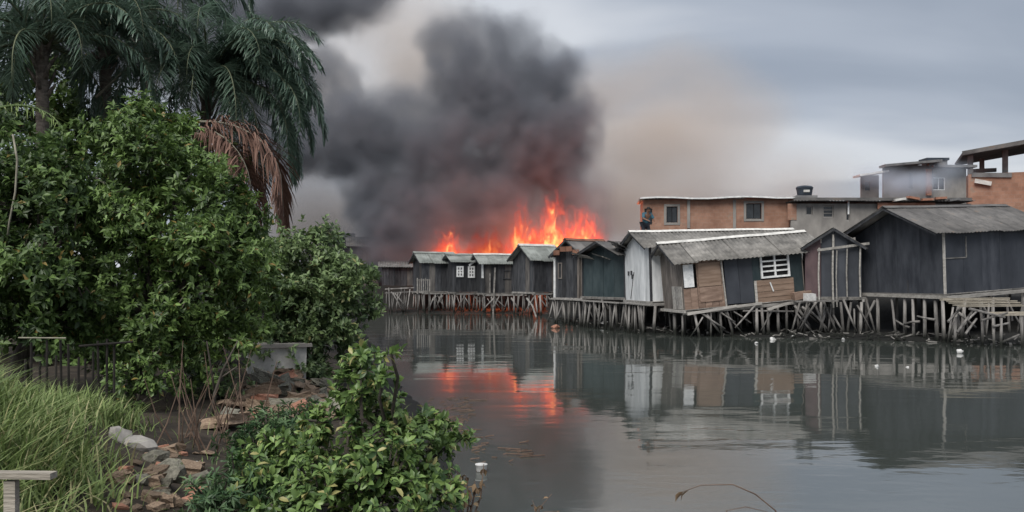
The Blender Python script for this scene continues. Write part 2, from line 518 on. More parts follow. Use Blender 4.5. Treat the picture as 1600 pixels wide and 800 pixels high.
# ------------------------------------------------------------------ smoke (density grids computed from puffs) and fire
def smoke_cloud(name, puffs, lo, hi, res, mat, amp=(1.6, 0.7), scl=(0.16, 0.45), cut=(0.25, 0.75), label=None, edge=0.45, dmul=(0.35, 1.0)):
    """puffs: (x, y, z, rx, ry, rz, weight). One volume grid, edges broken up by noise."""
    ng = bpy.data.node_groups.new(name + '_field', 'GeometryNodeTree')
    ng.interface.new_socket('Geometry', in_out='INPUT', socket_type='NodeSocketGeometry')
    ng.interface.new_socket('Geometry', in_out='OUTPUT', socket_type='NodeSocketGeometry')
    N = ng.nodes.new; L = ng.links.new
    out = N('NodeGroupOutput')
    pos = N('GeometryNodeInputPosition').outputs[0]

    def vm(op, a, b):
        n = N('ShaderNodeVectorMath'); n.operation = op
        for i, s in enumerate((a, b)):
            if isinstance(s, (tuple, list)): n.inputs[i].default_value = s
            elif s is not None: L(s, n.inputs[i])
        return n

    def ma(op, a, b):
        n = N('ShaderNodeMath'); n.operation = op
        for i, s in enumerate((a, b)):
            if isinstance(s, (int, float)): n.inputs[i].default_value = s
            else: L(s, n.inputs[i])
        return n.outputs[0]

    p = pos
    for a, s in zip(amp, scl):
        nz = N('ShaderNodeTexNoise'); nz.inputs['Scale'].default_value = s; nz.inputs['Detail'].default_value = 3.0
        L(pos, nz.inputs['Vector'])
        c = vm('SUBTRACT', nz.outputs['Color'], (0.5, 0.5, 0.5)).outputs[0]
        c = vm('MULTIPLY', c, (2 * a, 2 * a, 2 * a)).outputs[0]
        p = vm('ADD', p, c).outputs[0]
    tot = None
    for (x, y, z, rx, ry, rz, w) in puffs:
        d = vm('SUBTRACT', p, (x, y, z)).outputs[0]
        d = vm('MULTIPLY', d, (1 / rx, 1 / ry, 1 / rz)).outputs[0]
        ln = N('ShaderNodeVectorMath'); ln.operation = 'LENGTH'; L(d, ln.inputs[0])
        mr = N('ShaderNodeMapRange'); mr.interpolation_type = 'SMOOTHSTEP'
        L(ln.outputs['Value'], mr.inputs['Value'])
        mr.inputs['From Min'].default_value = 1.0; mr.inputs['From Max'].default_value = edge
        mr.inputs['To Min'].default_value = 0.0; mr.inputs['To Max'].default_value = w
        tot = mr.outputs[0] if tot is None else ma('MAXIMUM', tot, mr.outputs[0])
    nz = N('ShaderNodeTexNoise'); nz.inputs['Scale'].default_value = scl[1]; nz.inputs['Detail'].default_value = 4.0
    nz.inputs['Roughness'].default_value = 0.55
    L(pos, nz.inputs['Vector'])
    mr = N('ShaderNodeMapRange'); L(nz.outputs[0], mr.inputs['Value'])
    mr.inputs['From Min'].default_value = cut[0]; mr.inputs['From Max'].default_value = cut[1]
    mr.inputs['To Min'].default_value = dmul[0]; mr.inputs['To Max'].default_value = dmul[1]
    tot = ma('MULTIPLY', tot, mr.outputs[0])
    vc = N('GeometryNodeVolumeCube')
    L(tot, vc.inputs['Density'])
    vc.inputs['Min'].default_value = lo; vc.inputs['Max'].default_value = hi
    for k, r in zip(('Resolution X', 'Resolution Y', 'Resolution Z'), res):
        vc.inputs[k].default_value = r
    sm = N('GeometryNodeSetMaterial'); sm.inputs['Material'].default_value = mat
    L(vc.outputs[0], sm.inputs[0]); L(sm.outputs[0], out.inputs[0])
    me = bpy.data.meshes.new(name)
    me.materials.append(mat)
    o = bpy.data.objects.new(name, me)
    COL.objects.link(o)
    md = o.modifiers.new('field', 'NODES'); md.node_group = ng
    tag(o, label, None, None, 'stuff')
    return o


def smoke_material(name, color, density, aniso=0.1, step=1.0):
    m = bpy.data.materials.new(name)
    m.use_nodes = True
    nt = m.node_tree
    for n in list(nt.nodes):
        if n.type == 'BSDF_PRINCIPLED': nt.nodes.remove(n)
    pv = nt.nodes.new('ShaderNodeVolumePrincipled')
    pv.inputs['Color'].default_value = (*color, 1)
    pv.inputs['Density'].default_value = density
    pv.inputs['Anisotropy'].default_value = aniso
    nt.links.new(pv.outputs[0], nt.nodes['Material Output'].inputs['Volume'])
    m.cycles.volume_step_rate = step
    return m


def puff(px, py, Y, rpx, ry, rpz=None, w=1.0):
    c = P(px, py, Y); s = FPX / Y
    return (c.x, c.y, c.z, rpx / s, ry, (rpz or rpx) / s, w)


M['smoke_dark'] = smoke_material('smoke_dark', (0.32, 0.335, 0.375), 1.6)
M['smoke_tan'] = smoke_material('smoke_tan', (0.84, 0.76, 0.695), 0.42, step=2.0)
M['smoke_blue'] = smoke_material('smoke_blue', (0.76, 0.84, 0.95), 0.65)

dark = [
    # root of the column, down to the roofs
    puff(700, 400, 70, 170, 4.0, 70, 0.55), puff(840, 385, 71, 120, 4.0, 70, 0.25), puff(620, 385, 69, 60, 3.0, 55, 0.5), puff(590, 420, 66.5, 60, 1.6, 50, 0.09), puff(650, 350, 70, 130, 4.0, 70, 0.9),
    puff(760, 320, 71, 150, 4.5, 90, 0.6), puff(880, 300, 72, 95, 4.0, 90, 0.35),
    puff(820, 345, 70.5, 110, 3.5, 60, 0.5), puff(910, 350, 71, 60, 3, 50, 0.3),
    # the right, taller billow
    puff(830, 230, 72, 125, 5.5, 105, 1.0), puff(890, 210, 72, 70, 4, 90, 0.8), puff(770, 150, 73, 125, 5.5, 100, 0.7), puff(845, 130, 73, 75, 4.5, 75, 0.7),
    puff(745, 70, 74, 100, 5, 70, 0.36), puff(800, 60, 74, 60, 4, 50, 0.3), puff(690, 230, 72, 100, 5, 110, 0.6),
    # the left billow drifting off
    puff(612, 300, 71, 90, 4, 75, 0.9), puff(565, 215, 72, 125, 5, 85, 0.7), puff(480, 215, 72, 95, 5, 62, 0.6), puff(415, 235, 73, 75, 4, 65, 0.7), puff(430, 160, 74, 100, 5, 100, 0.5), puff(620, 210, 73, 95, 5, 100, 0.45),
    puff(350, 100, 76, 140, 5, 110, 0.5), puff(430, 15, 78, 210, 6, 55, 0.6), puff(200, 40, 80, 230, 6, 130, 0.5), puff(500, 130, 75, 90, 4, 70, 0.4),
    puff(560, -35, 80, 100, 6, 60, 0.5),
]
smoke_cloud('smoke', dark, (-52, 62, 2.2), (13, 88, 36), (240, 92, 164), M['smoke_dark'], amp=(1.6, 1.6, 0.95), scl=(0.13, 0.34, 0.85), edge=0.5, cut=(0.36, 0.64), dmul=(0.15, 1.0),
            label='dark grey smoke column rising above the burning shacks and drifting left')
tan = [
    puff(960, 330, 84, 190, 8, 110, 1.0), puff(1010, 250, 86, 190, 8, 130, 0.9), puff(1100, 310, 88, 190, 8, 130, 0.6), puff(930, 170, 86, 160, 7, 120, 0.6), puff(1120, 200, 90, 160, 8, 100, 0.45),
    puff(510, 350, 92, 190, 7, 130, 1.0), puff(640, 330, 92, 220, 7, 140, 0.9), puff(500, 180, 94, 190, 7, 170, 0.6), puff(660, 120, 94, 150, 7, 180, 0.7), puff(800, 330, 90, 200, 7, 140, 0.7),
    puff(1230, 320, 88, 190, 7, 120, 0.5), puff(1060, 130, 92, 140, 7, 80, 0.35), puff(590, 30, 96, 140, 6, 100, 0.6),
]
smoke_cloud('thin_smoke', tan, (-44, 74, 1.5), (46, 108, 44), (90, 36, 60), M['smoke_tan'], amp=(3.0, 1.2), scl=(0.07, 0.22), edge=0.1,
            label='thin tan smoke haze spreading behind and right of the dark column')
blue = [puff(1430, 285, 64, 80, 2.0, 30, 1.0), puff(1375, 275, 65, 60, 2.0, 25, 0.6), puff(1480, 270, 64, 45, 2, 25, 0.5)]
smoke_cloud('drifting_smoke', blue, (18, 60, 5), (34, 68.5, 12.5), (60, 30, 36), M['smoke_blue'], amp=(0.8, 0.4), scl=(0.25, 0.7), edge=0.1,
            label='wisp of bluish smoke drifting past the far grey house')


def fire_material():
    m = bpy.data.materials.new('fire')
    m.use_nodes = True
    nt = m.node_tree
    N = nt.nodes.new; L = nt.links.new
    for n in list(nt.nodes):
        if n.type == 'BSDF_PRINCIPLED': nt.nodes.remove(n)
    tc = N('ShaderNodeTexCoord')
    oi = N('ShaderNodeObjectInfo')
    sp = N('ShaderNodeSeparateXYZ'); L(tc.outputs['Object'], sp.inputs[0])      # object space: unit tongue, z 0..1
    # licks: noise stretched upward, sampled in world-size space
    mp = N('ShaderNodeMapping'); mp.inputs['Scale'].default_value = (1.0, 1.0, 0.42)
    g = N('ShaderNodeNewGeometry'); L(g.outputs['Position'], mp.inputs[0])
    nz = N('ShaderNodeTexNoise'); nz.inputs['Scale'].default_value = 1.7; nz.inputs['Detail'].default_value = 5; nz.inputs['Roughness'].default_value = 0.62; nz.inputs['Distortion'].default_value = 1.3
    L(mp.outputs[0], nz.inputs[0])
    # radial falloff: r / taper(z)
    xy = N('ShaderNodeCombineXYZ'); L(sp.outputs[0], xy.inputs[0]); L(sp.outputs[1], xy.inputs[1])
    ln = N('ShaderNodeVectorMath'); ln.operation = 'LENGTH'; L(xy.outputs[0], ln.inputs[0])
    def ma(op, a, b):
        n = N('ShaderNodeMath'); n.operation = op
        for i, s in enumerate((a, b)):
            if isinstance(s, (int, float)): n.inputs[i].default_value = s
            else: L(s, n.inputs[i])
        return n.outputs[0]
    body = ma('SUBTRACT', 1.0, ma('ADD', ma('MULTIPLY', ln.outputs['Value'], 0.85), ma('MULTIPLY', sp.outputs[2], 0.95)))
    v = ma('ADD', body, ma('MULTIPLY', ma('SUBTRACT', nz.outputs[0], 0.50), 3.4))
    rp = N('ShaderNodeValToRGB')
    e = rp.color_ramp.elements
    e[0].position = 0.10; e[0].color = (0, 0, 0, 1)
    e[1].position = 1.0; e[1].color = (3.2, 1.4, 0.42, 1)
    k = e.new(0.40); k.color = (0.36, 0.028, 0.014, 1)
    k = e.new(0.70); k.color = (0.85, 0.10, 0.025, 1)
    L(v, rp.inputs[0])
    em = N('ShaderNodeEmission'); L(rp.outputs[0], em.inputs[0]); L(ma('MULTIPLY', oi.outputs['Alpha'], 1.0), em.inputs[1])
    ab = N('ShaderNodeVolumeAbsorption'); ab.inputs['Color'].default_value = (0.25, 0.03, 0.01, 1)      # sooty flame body
    mr = N('ShaderNodeMapRange'); L(v, mr.inputs[0]); mr.inputs['From Min'].default_value = 0.1; mr.inputs['From Max'].default_value = 0.7
    mr.inputs['To Max'].default_value = 0.8
    L(mr.outputs[0], ab.inputs['Density'])
    sh = N('ShaderNodeAddShader'); L(em.outputs[0], sh.inputs[0]); L(ab.outputs[0], sh.inputs[1])
    L(sh.outputs[0], nt.nodes['Material Output'].inputs['Volume'])
    m.cycles.volume_step_rate = 0.3
    return m


M['fire'] = fire_material()


def flame_mesh():
    mb = MB()
    n = 14
    prof = [(0.0, 0.9), (0.1, 1.08), (0.4, 1.1), (0.7, 1.05), (0.9, 0.8), (1.0, 0.5)]
    for z, r in prof:
        for k in range(n):
            a = 2 * math.pi * k / n
            rr = r * (1 + 0.12 * math.sin(3 * a + z * 5))
            mb.v.append((rr * math.cos(a), rr * math.sin(a), z))
    for i in range(len(prof) - 1):
        for k in range(n):
            k2 = (k + 1) % n
            mb.f.append((i * n + k, i * n + k2, (i + 1) * n + k2, (i + 1) * n + k))
    mb.f.append(tuple(reversed(range(n)))); mb.f.append(tuple((len(prof) - 1) * n + k for k in range(n)))
    return mb.mesh('flame', M['fire'])


FL = flame_mesh()
FIRES = [  # px centre, base py, top py, half width px, distance, brightness, label
    (703, 402, 350, 24, 66.5, 0.65, 'small orange flame at the left end of the burning roofs'),
    (762, 402, 352, 66, 67.0, 0.2, 'low line of red flame along the roofs left of the tall flames'),
    (812, 396, 300, 26, 66.5, 0.5, 'narrow tall red flame just left of the largest flame'),
    (864, 392, 296, 44, 66.0, 0.75, 'largest and tallest orange flame above the dark gabled shack'),
    (910, 386, 318, 40, 65.0, 0.95, 'orange flame at the right end of the fire, lower than its neighbour'),
]
for (px, b, t, hw, Y, em_, lab) in FIRES:
    c = P(px, b, Y); s = FPX / Y
    o = link_mesh('flame', FL, None, c, (0, 0, random.uniform(0, 6)), (hw / s, 1.5, (b - t) / s))
    o.color = (1, 1, 1, em_)
    tag(o, lab, 'flame', 'flames above the burning shacks')
# added point lights, hidden low behind the roofs: the fire's red glow in smoke
for (px, Y, z, pw) in ((885, 66.3, 3.2, 1700), (800, 66.6, 3.1, 900), (715, 66.6, 3.1, 600)):
    ld = bpy.data.lights.new('fire_light', 'POINT')
    ld.energy = pw; ld.color = (1.0, 0.20, 0.07); ld.shadow_soft_size = 0.6
    lo = bpy.data.objects.new('fire_light', ld); lo.location = ((px - 800) / FPX * Y, Y, z); COL.objects.link(lo)
# ------------------------------------------------------------------ stilt shacks on the far bank
def board_wall(root, axis_, fixed, a0, a1, z0, z1, bw, mat, name='wall_board', horiz=False, thick=0.035, gap=0.008, top=None, out=-1, holes=()):
    """wall made of single boards. axis_: 'x' runs along x at y=fixed, 'y' runs along y at x=fixed. top(a) gives the wall's height along it.
    holes: (h0, h1, hz0, hz1) openings the boards stop at."""
    if horiz:
        n = max(1, round((z1 - z0) / bw)); w = (z1 - z0) / n
        cells = [(a0, a1, z0 + i * w, z0 + (i + 1) * w) for i in range(n)]
    else:
        n = max(1, round((a1 - a0) / bw)); w = (a1 - a0) / n
        cells = [(a0 + i * w, a0 + (i + 1) * w, z0, z1) for i in range(n)]
    for (c0, c1, y0, y1) in cells:
        pieces = [(c0, c1, y0, y1)]
        for (h0, h1, g0, g1) in holes:
            nxt = []
            for (b0, b1, q0, q1) in pieces:
                if b1 <= h0 + 1e-4 or b0 >= h1 - 1e-4 or q1 <= g0 + 1e-4 or q0 >= g1 - 1e-4:
                    nxt.append((b0, b1, q0, q1)); continue
                if horiz:
                    if h0 > b0: nxt.append((b0, h0, q0, q1))
                    if h1 < b1: nxt.append((h1, b1, q0, q1))
                else:
                    if g0 > q0: nxt.append((b0, b1, q0, g0))
                    if g1 < q1: nxt.append((b0, b1, g1, q1))
            pieces = nxt
        for (b0, b1, q0, q1) in pieces:
            if b1 - b0 < 0.03 or q1 - q0 < 0.03: continue
            g = gap / 2 + random.uniform(0, gap)
            off = random.uniform(-0.006, 0.006)
            dz = random.uniform(-0.02, 0.02) if not horiz else 0
            l0, l1 = b0 + g, b1 - g
            zb = q0 + g * (1 if horiz else 0) - (abs(dz) if q0 == z0 else 0)
            t0 = q1 - (g if horiz else 0); t1 = t0
            if top is not None and not horiz and q1 == z1:
                t0, t1 = top(l0), top(l1)
            d = thick / 2
            mb = MB()
            def pt(a, e, z):
                return (a, fixed + off + e, z) if axis_ == 'x' else (fixed + off + e, a, z)
            mb.v = [pt(l0, -d, zb), pt(l1, -d, zb), pt(l1, d, zb), pt(l0, d, zb), pt(l0, -d, t0), pt(l1, -d, t1), pt(l1, d, t1), pt(l0, d, t0)]
            mb.f = [(0, 3, 2, 1), (4, 5, 6, 7), (0, 1, 5, 4), (1, 2, 6, 5), (2, 3, 7, 6), (3, 0, 4, 7)]
            mb.build(name, random.choice(mat) if isinstance(mat, (list, tuple)) else mat, root)


def sheet_mesh(w, ln, mat, pitch=0.18, amp=0.022, t=0.008):
    """corrugated sheet, x across 0..w, y down the slope 0..ln, z up"""
    mb = MB()
    n = max(4, int(round(w / pitch)) * 4)
    rows = 2
    for k in (0, 1):
        for j in range(rows):
            for i in range(n + 1):
                x = w * i / n
                z = amp * math.cos(2 * math.pi * x / pitch) - k * t
                mb.v.append((x, ln * j / (rows - 1), z))
    m = n + 1
    for i in range(n):
        mb.f.append((i, i + 1, m + i + 1, m + i))
        b = 2 * m
        mb.f.append((b + i, b + m + i, b + m + i + 1, b + i + 1))
        mb.f.append((i, b + i, b + i + 1, i + 1))
        mb.f.append((m + i, m + i + 1, b + m + i + 1, b + m + i))
    return mb.mesh('roof_sheet', mat, True)


def gable_roof(root, L, G, ze, rise, mat, ovx=(0.35, 0.25), ove=0.28, sheet=0.95, ridge=True, jit=0.015, messy=0.0, zb=None, cap=None):
    """ridge along x at y = G/2. slope over y=0 (front) and y=G (back); sheets are single objects"""
    h = G / 2
    ang = math.atan2(rise, h)
    ln = (h + ove) / math.cos(ang)
    total = L + ovx[0] + ovx[1]
    n = max(2, round(total / sheet))
    w = total / n
    me = sheet_mesh(w + 0.09, ln, mat)
    zr = ze + rise + 0.05
    for side in (0, 1):
        for i in range(n):
            x = -ovx[0] + i * w
            lift = 0.012 * (i % 2) + random.uniform(0, jit)
            rot = random.uniform(-1, 1) * (0.022 + messy)
            slide = random.uniform(-0.04, 0.09) + random.uniform(0, 1) * messy * 2
            if side == 0:
                o = link_mesh('roof_sheet', me, root, (x, h - slide * math.cos(ang), zr + lift - slide * math.sin(ang)))
                # +y of the sheet runs down the front slope
                m = Matrix.Rotation(math.pi, 4, 'Z') @ Matrix.Rotation(-ang, 4, 'X')
                o.location.x = x + w + 0.09
                o.rotation_euler = (m @ Matrix.Rotation(rot, 4, 'Z')).to_euler()
            else:
                o = link_mesh('roof_sheet', me, root, (x, h, zr + lift))
                o.rotation_euler = (Matrix.Rotation(-ang, 4, 'X') @ Matrix.Rotation(rot, 4, 'Z')).to_euler()
    if ridge:
        mb = MB()
        z = zr + 0.06
        a = 0.16
        k = 7
        for i in range(k + 1):
            x = -ovx[0] - 0.03 + (total + 0.06) * i / k
            dz = random.uniform(-0.012, 0.012)
            mb.v += [(x, h - a, z - a * math.tan(ang) + dz), (x, h, z + 0.02 + dz), (x, h + a, z - a * math.tan(ang) + dz)]
        for i in range(k):
            b = 3 * i
            mb.f += [(b, b + 3, b + 4, b + 1), (b + 1, b + 4, b + 5, b + 2)]
        o = mb.build('ridge_cap', cap or M['ridge'], root)
        sm = o.modifiers.new('t', 'SOLIDIFY'); sm.thickness = 0.02
    # barge boards and rafters under the gable overhang
    for x in (-ovx[0] + 0.03, L + ovx[1] - 0.03):
        for s in (-1, 1):
            a = (x, h, zr - 0.06)
            b = (x, h + s * (h + ove * 0.8), zr - 0.06 - (h + ove * 0.8) * math.tan(ang))
            MB().bar(a, b, 0.03, 0.09).build('barge_board', zb or M['char_board'], root)


def stilts(root, pts, ztop, lean=0.17, r=(0.040, 0.078), mat=None, wet=-0.75, name='stilt'):
    for (x, y) in pts:
        rr = random.uniform(*r)
        dx, dy = random.uniform(-lean, lean), random.uniform(-lean, lean)
        k = random.uniform(-0.09, 0.09)
        zt = ztop - random.uniform(0.0, 0.02)
        p = [(x + dx, y + dy, wet), (x + dx * 0.45 + k, y + dy * 0.5 + k * .5, (ztop + wet) * 0.55), (x, y, zt)]
        MB().pole(p, [rr * 1.05, rr * 0.95, rr * 0.8], 6).build(name, mat or M['stilt'], root, True)


def braces(root, segs, r=0.04, mat=None):
    for a, b in segs:
        a = Vector(a); b = Vector(b)
        mid = (a + b) / 2 + Vector((0, 0, random.uniform(-0.04, 0.04)))
        MB().pole([a, mid, b], [r, r * 0.9, r * 0.75], 6).build('brace', mat or M['stilt'], root, True)


def rand_braces(root, x0, x1, y, zt, n):
    for _ in range(n):
        x = random.uniform(x0, x1)
        d = random.choice((-1, 1)) * random.uniform(0.35, 0.9)
        braces(root, [((x, y + random.uniform(-.12, .1), zt - random.uniform(0.03, 0.25)), (x + d, y + random.uniform(-0.3, 0.05), random.uniform(-0.3, 0.45)))], random.uniform(0.025, 0.055))


def deck(root, L, G, zf, over=0.12, mat=None):
    """floor joists and floor boards under a shack"""
    mat = mat or M['beam']
    for y in (-0.06, G / 2, G + 0.02):
        MB().bar((-over, y, zf - 0.13), (L + over, y, zf - 0.13), 0.09, 0.12).build('floor_beam', mat, root)
    MB().bar((-0.05, -over - 0.05, zf - 0.06), (-0.05, G + over, zf - 0.06), 0.08, 0.11).build('floor_beam', mat, root)
    n = max(3, int(L / 0.5))
    for i in range(n):
        w = (L + over) / n
        MB().box((-over / 2 + (i + .5) * w, G / 2, zf - 0.012), (w - 0.02, G + 2 * over, 0.03)).build('floor_board', mat, root)


def window(root, axis_, fixed, a0, a1, z0, z1, rows, cols, frame=None, fw=0.05, proud=0.03, glass=None, slats=True):
    """window: frame > pane, bars"""
    frame = frame or M['white_paint']
    s = -1
    def pt(a, e, z):
        return (a, fixed + s * e, z) if axis_ == 'x' else (fixed + s * e, a, z)
    mb = MB()
    def barr(p0, p1, w, d=0.06):
        mb.bar(p0, p1, d if axis_ == 'x' else d, w) if abs(p0[2] - p1[2]) < 1e-6 else mb.bar(p0, p1, d, w, up=(0, 1, 0) if axis_ == 'x' else (1, 0, 0))
    def member(b0, b1, q0, q1, d0, d1):
        c = pt((b0 + b1) / 2, (d0 + d1) / 2, (q0 + q1) / 2)
        sz = (b1 - b0, d1 - d0, q1 - q0) if axis_ == 'x' else (d1 - d0, b1 - b0, q1 - q0)
        mb.box(c, sz)
    member(a0, a1, z1 - fw, z1, 0, proud + 0.03)
    member(a0, a1, z0, z0 + fw, 0, proud + 0.035)
    member(a0, a0 + fw, z0 + fw, z1 - fw, 0, proud + 0.03)
    member(a1 - fw, a1, z0 + fw, z1 - fw, 0, proud + 0.03)
    fo = mb.build('window', frame, root)
    pw = (a1 - a0 - 2 * fw) / cols; ph = (z1 - z0 - 2 * fw) / rows
    for c in range(1, cols):
        mb = MB(); x = a0 + fw + c * pw
        member(x - fw * 0.45, x + fw * 0.45, z0 + fw, z1 - fw, 0, proud + 0.024)
        mb.build('mullion', frame, fo)
    for r in range(rows):
        for c in range(cols):
            mb = MB(); x = a0 + fw + c * pw; z = z0 + fw + r * ph
            member(x + fw * .45 * (c > 0), x + pw - fw * .45 * (c < cols - 1), z, z + ph, -0.02, 0.0)
            mb.build('pane', glass or M['glass'], fo)
            if r > 0:
                mb = MB()
                member(x + fw * .45 * (c > 0), x + pw - fw * .45 * (c < cols - 1), z - fw * 0.42, z + fw * 0.42, 0.002, proud + 0.018)
                mb.build('glazing_bar', frame, fo)
    return fo


def shack(name, px, Y, theta, L, G, zf, wh, rise, tilt=0.0):
    c = P(px, 434, Y)
    root = empty(name, (c.x, c.y, 0), R(theta), R(-tilt))
    return root


def gtop(G, zt, rise, w=0.0):
    return lambda y: zt + rise * (1 - abs(y - G / 2) / (G / 2)) - w


def std_shack(name, label, px, Y, theta, L, G, zf, wh, rise, wmat, rmat, tilt=0.0, bw=0.45, gmat=None, holes=(), gholes=(), nst=6, ridge=True, messy=0.0, ovx=(0.35, 0.2), ove=0.25, br=3, stm=None, cap=None, roof=True, sheet=0.95, stz=None):
    root = shack(name, px, Y, theta, L, G, zf, wh, rise, tilt)
    zt = zf + wh
    mixw = lambda m: [m, m, m, M['worn_board']] if m is M['char_board'] else m
    wm_, gm_ = mixw(wmat), (gmat or mixw(wmat))
    board_wall(root, 'x', 0.0, 0, L, zf, zt, bw, wm_, holes=holes)
    board_wall(root, 'y', 0.0, 0, G, zf, zt, bw, gm_, top=gtop(G, zt, rise, 0.03), holes=gholes)
    board_wall(root, 'x', G, 0, L, zf, zt, 0.9, wmat)
    board_wall(root, 'y', L, 0, G, zf, zt, 0.9, wmat, top=gtop(G, zt, rise, 0.03))
    # corner posts
    for (x, y) in ((0, 0), (L, 0), (0, G), (L, G)):
        MB().bar((x, y, zf), (x, y, zt), 0.09, 0.09).build('corner_post', M['char_board'], root)
    deck(root, L, G, zf)
    pts = [(L * (i + random.uniform(-.2, .2)) / (nst - 1), -0.06 + random.uniform(-.06, .06)) for i in range(nst)]
    pts += [(random.uniform(-.08, .08), G * (i + 1) / 4) for i in range(4)]
    pts += [(L * (i + .3) / nst, G * 0.55) for i in range(nst)]
    stilts(root, pts, zf - 0.19)
    rand_braces(root, 0, L, -0.05, zf - 0.15, int(br * 1.7))
    if roof:
        gable_roof(root, L, G, zt, rise, rmat, ovx, ove, sheet, ridge, messy=messy, cap=cap)
    tag(root, label, 'shack', 'stilt shacks along the far bank')
    return root


# --- distant dark row in front of the fire, left to right
A = std_shack('stilt_shack', 'leftmost light-roofed shack of the row below the fire', 662, 62.0, 24, 2.5, 2.2, 1.45, 2.05, 0.62, M['char_board'], M['roof_green'], nst=7, br=5, ovx=(0.4, 0.1), cap=M['roof_green'])
B = std_shack('stilt_shack', 'small dark shack with two white window frames below the fire', 711, 61.4, 26, 1.7, 1.8, 1.42, 2.1, 0.45, M['char_board'], M['roof_green'], nst=6, br=4, ovx=(0.35, 0.05), cap=M['roof_green'])
C = std_shack('stilt_shack', 'dark shack with a white door panel and wide pale roof below the fire', 757, 60.6, 20, 2.9, 2.2, 1.36, 2.05, 0.55, M['char_board'], M['roof_green'], nst=8, br=5, ovx=(0.45, 0.1), cap=M['ridge'])
D = std_shack('stilt_shack', 'dark steep-gabled shack standing below the tallest flame', 834, 56.5, 33, 2.3, 2.3, 1.5, 2.1, 0.85, M['char_board'], M['roof_green'], nst=6, br=4, ovx=(0.4, 0.1), cap=M['ridge'])
E = std_shack('stilt_shack', 'dark board shack with rusty roof edge, right of the steep-gabled one', 914, 46.0, 38, 2.3, 2.3, 1.35, 2.25, 0.75, M['char_board'], M['roof_dark'], nst=6, br=4, ovx=(0.35, 0.1), gmat=[M['char_board'], M['char_board'], M['grey_board']], cap=M['rust'], bw=0.3)
F = std_shack('stilt_shack', 'teal-black shack with loose grey roof sheets left of the white shack', 977, 41.6, 33, 3.0, 3.2, 1.48, 2.0, 0.6, M['teal_sheet'], M['roof_dark'], nst=6, br=4, messy=0.05, ovx=(0.5, 0.1), ridge=False, bw=0.8)
# B: two white window frames on the gable side; C: white door-like panel
window(B, 'x', 0.0, 0.10, 0.60, 2.45, 3.2, 3, 2, fw=0.10, proud=0.05)
window(B, 'x', 0.0, 0.95, 1.45, 2.40, 3.2, 3, 2, fw=0.10, proud=0.05)
MB().bar((1.0, -0.1, 3.25), (1.5, -0.1, 3.62), 0.05, 0.13).build('loose_board', M['white_paint'], B)
MB().box((-0.04, 0.28, 2.85), (0.05, 0.36, 0.95)).build('door_panel', M['white_paint'], C)
MB().bar((0.55, -0.16, -0.1), (0.72, -0.1, 3.1), 0.09, 0.09).build('post', M['beam'], C)
MB().bar((0.35, -0.1, 1.35), (0.35, -0.1, 2.7), 0.07, 0.07).build('post', M['beam'], C)
window(C, 'x', 0.0, 1.3, 1.9, 2.3, 2.9, 1, 2, frame=M['char_board'], fw=0.05)
window(E, 'y', 0.0, 1.75, 2.05, 2.35, 3.2, 1, 1, frame=M['grey_board'], fw=0.05)
MB().bar((-0.08, 2.28, 1.35), (-0.08, 2.28, 3.5), 0.09, 0.09).build('post', M['white_paint'], E)
MB().bar((-0.07, 0.35, 1.35), (-0.07, 0.35, 3.5), 0.08, 0.08).build('post', M['grey_board'], E)
for i in range(4):     # rusty strip over the gable of E
    MB().box((-0.33, 0.35 + i * 0.5, 3.72 + 0.18 * (1.5 - abs(i - 1.5))), (0.03, 0.46, 0.26)).build('rusty_plate', M['rust'], E)
for (x, y, z, w, l, rz, rx) in ((-0.55, 1.1, 3.42, 1.2, 1.1, -0.2, 0.30), (-0.5, 2.2, 3.45, 1.1, 1.2, 0.15, 0.32), (0.2, -0.25, 3.36, 1.0, 0.9, 0.1, -0.3)):
    o = link_mesh('loose_roof_sheet', sheet_mesh(w, l, M['roof_grey']), F, (x, y, z), (rx * 0.5, rx, rz))
MB().box((0.4, -0.1, 1.75), (0.5, 0.25, 0.5)).build('crate', M['char_board'], F)
# piles sticking out of the mud at the pier left of the row
pier = empty('broken_pier', P(604, 434, 61.8).xy.to_3d())
for i in range(9):
    x = i * 0.2 + random.uniform(-.04, .04)
    stilts(pier, [(x, random.uniform(-.2, .2))], random.uniform(1.35, 1.75), 0.2, (0.03, 0.05))
for z in (1.35, 1.62):
    MB().bar((-0.1, -0.1, z), (1.9, 0.1, z + 0.1), 0.06, 0.07).build('rail', M['stilt'], pier)
rand_braces(pier, 0.2, 1.6, 0, 1.5, 4)
tag(pier, 'broken wooden pier of crooked posts left of the burning row', 'pier')
fenc = empty('slat_fence', P(652, 434, 60.8).xy.to_3d(), R(4))
for i in range(7):
    MB().box((i * 0.14, 0, 1.85), (0.055, 0.03, 1.0 + random.uniform(-.1, .1))).build('slat', M['beam'], fenc)
MB().box((0.42, 0.03, 2.25), (0.98, 0.03, 0.07)).build('rail', M['beam'], fenc)
MB().box((0.42, 0.03, 1.5), (0.98, 0.03, 0.07)).build('rail', M['beam'], fenc)
for x in (0.05, 0.8):
    MB().pole([(x, 0.06, -.3), (x, 0.06, 2.3)], [0.05, 0.04]).build('post', M['stilt'], fenc)
tag(fenc, 'short pale slat fence in front of the leftmost light-roofed shack', 'fence')
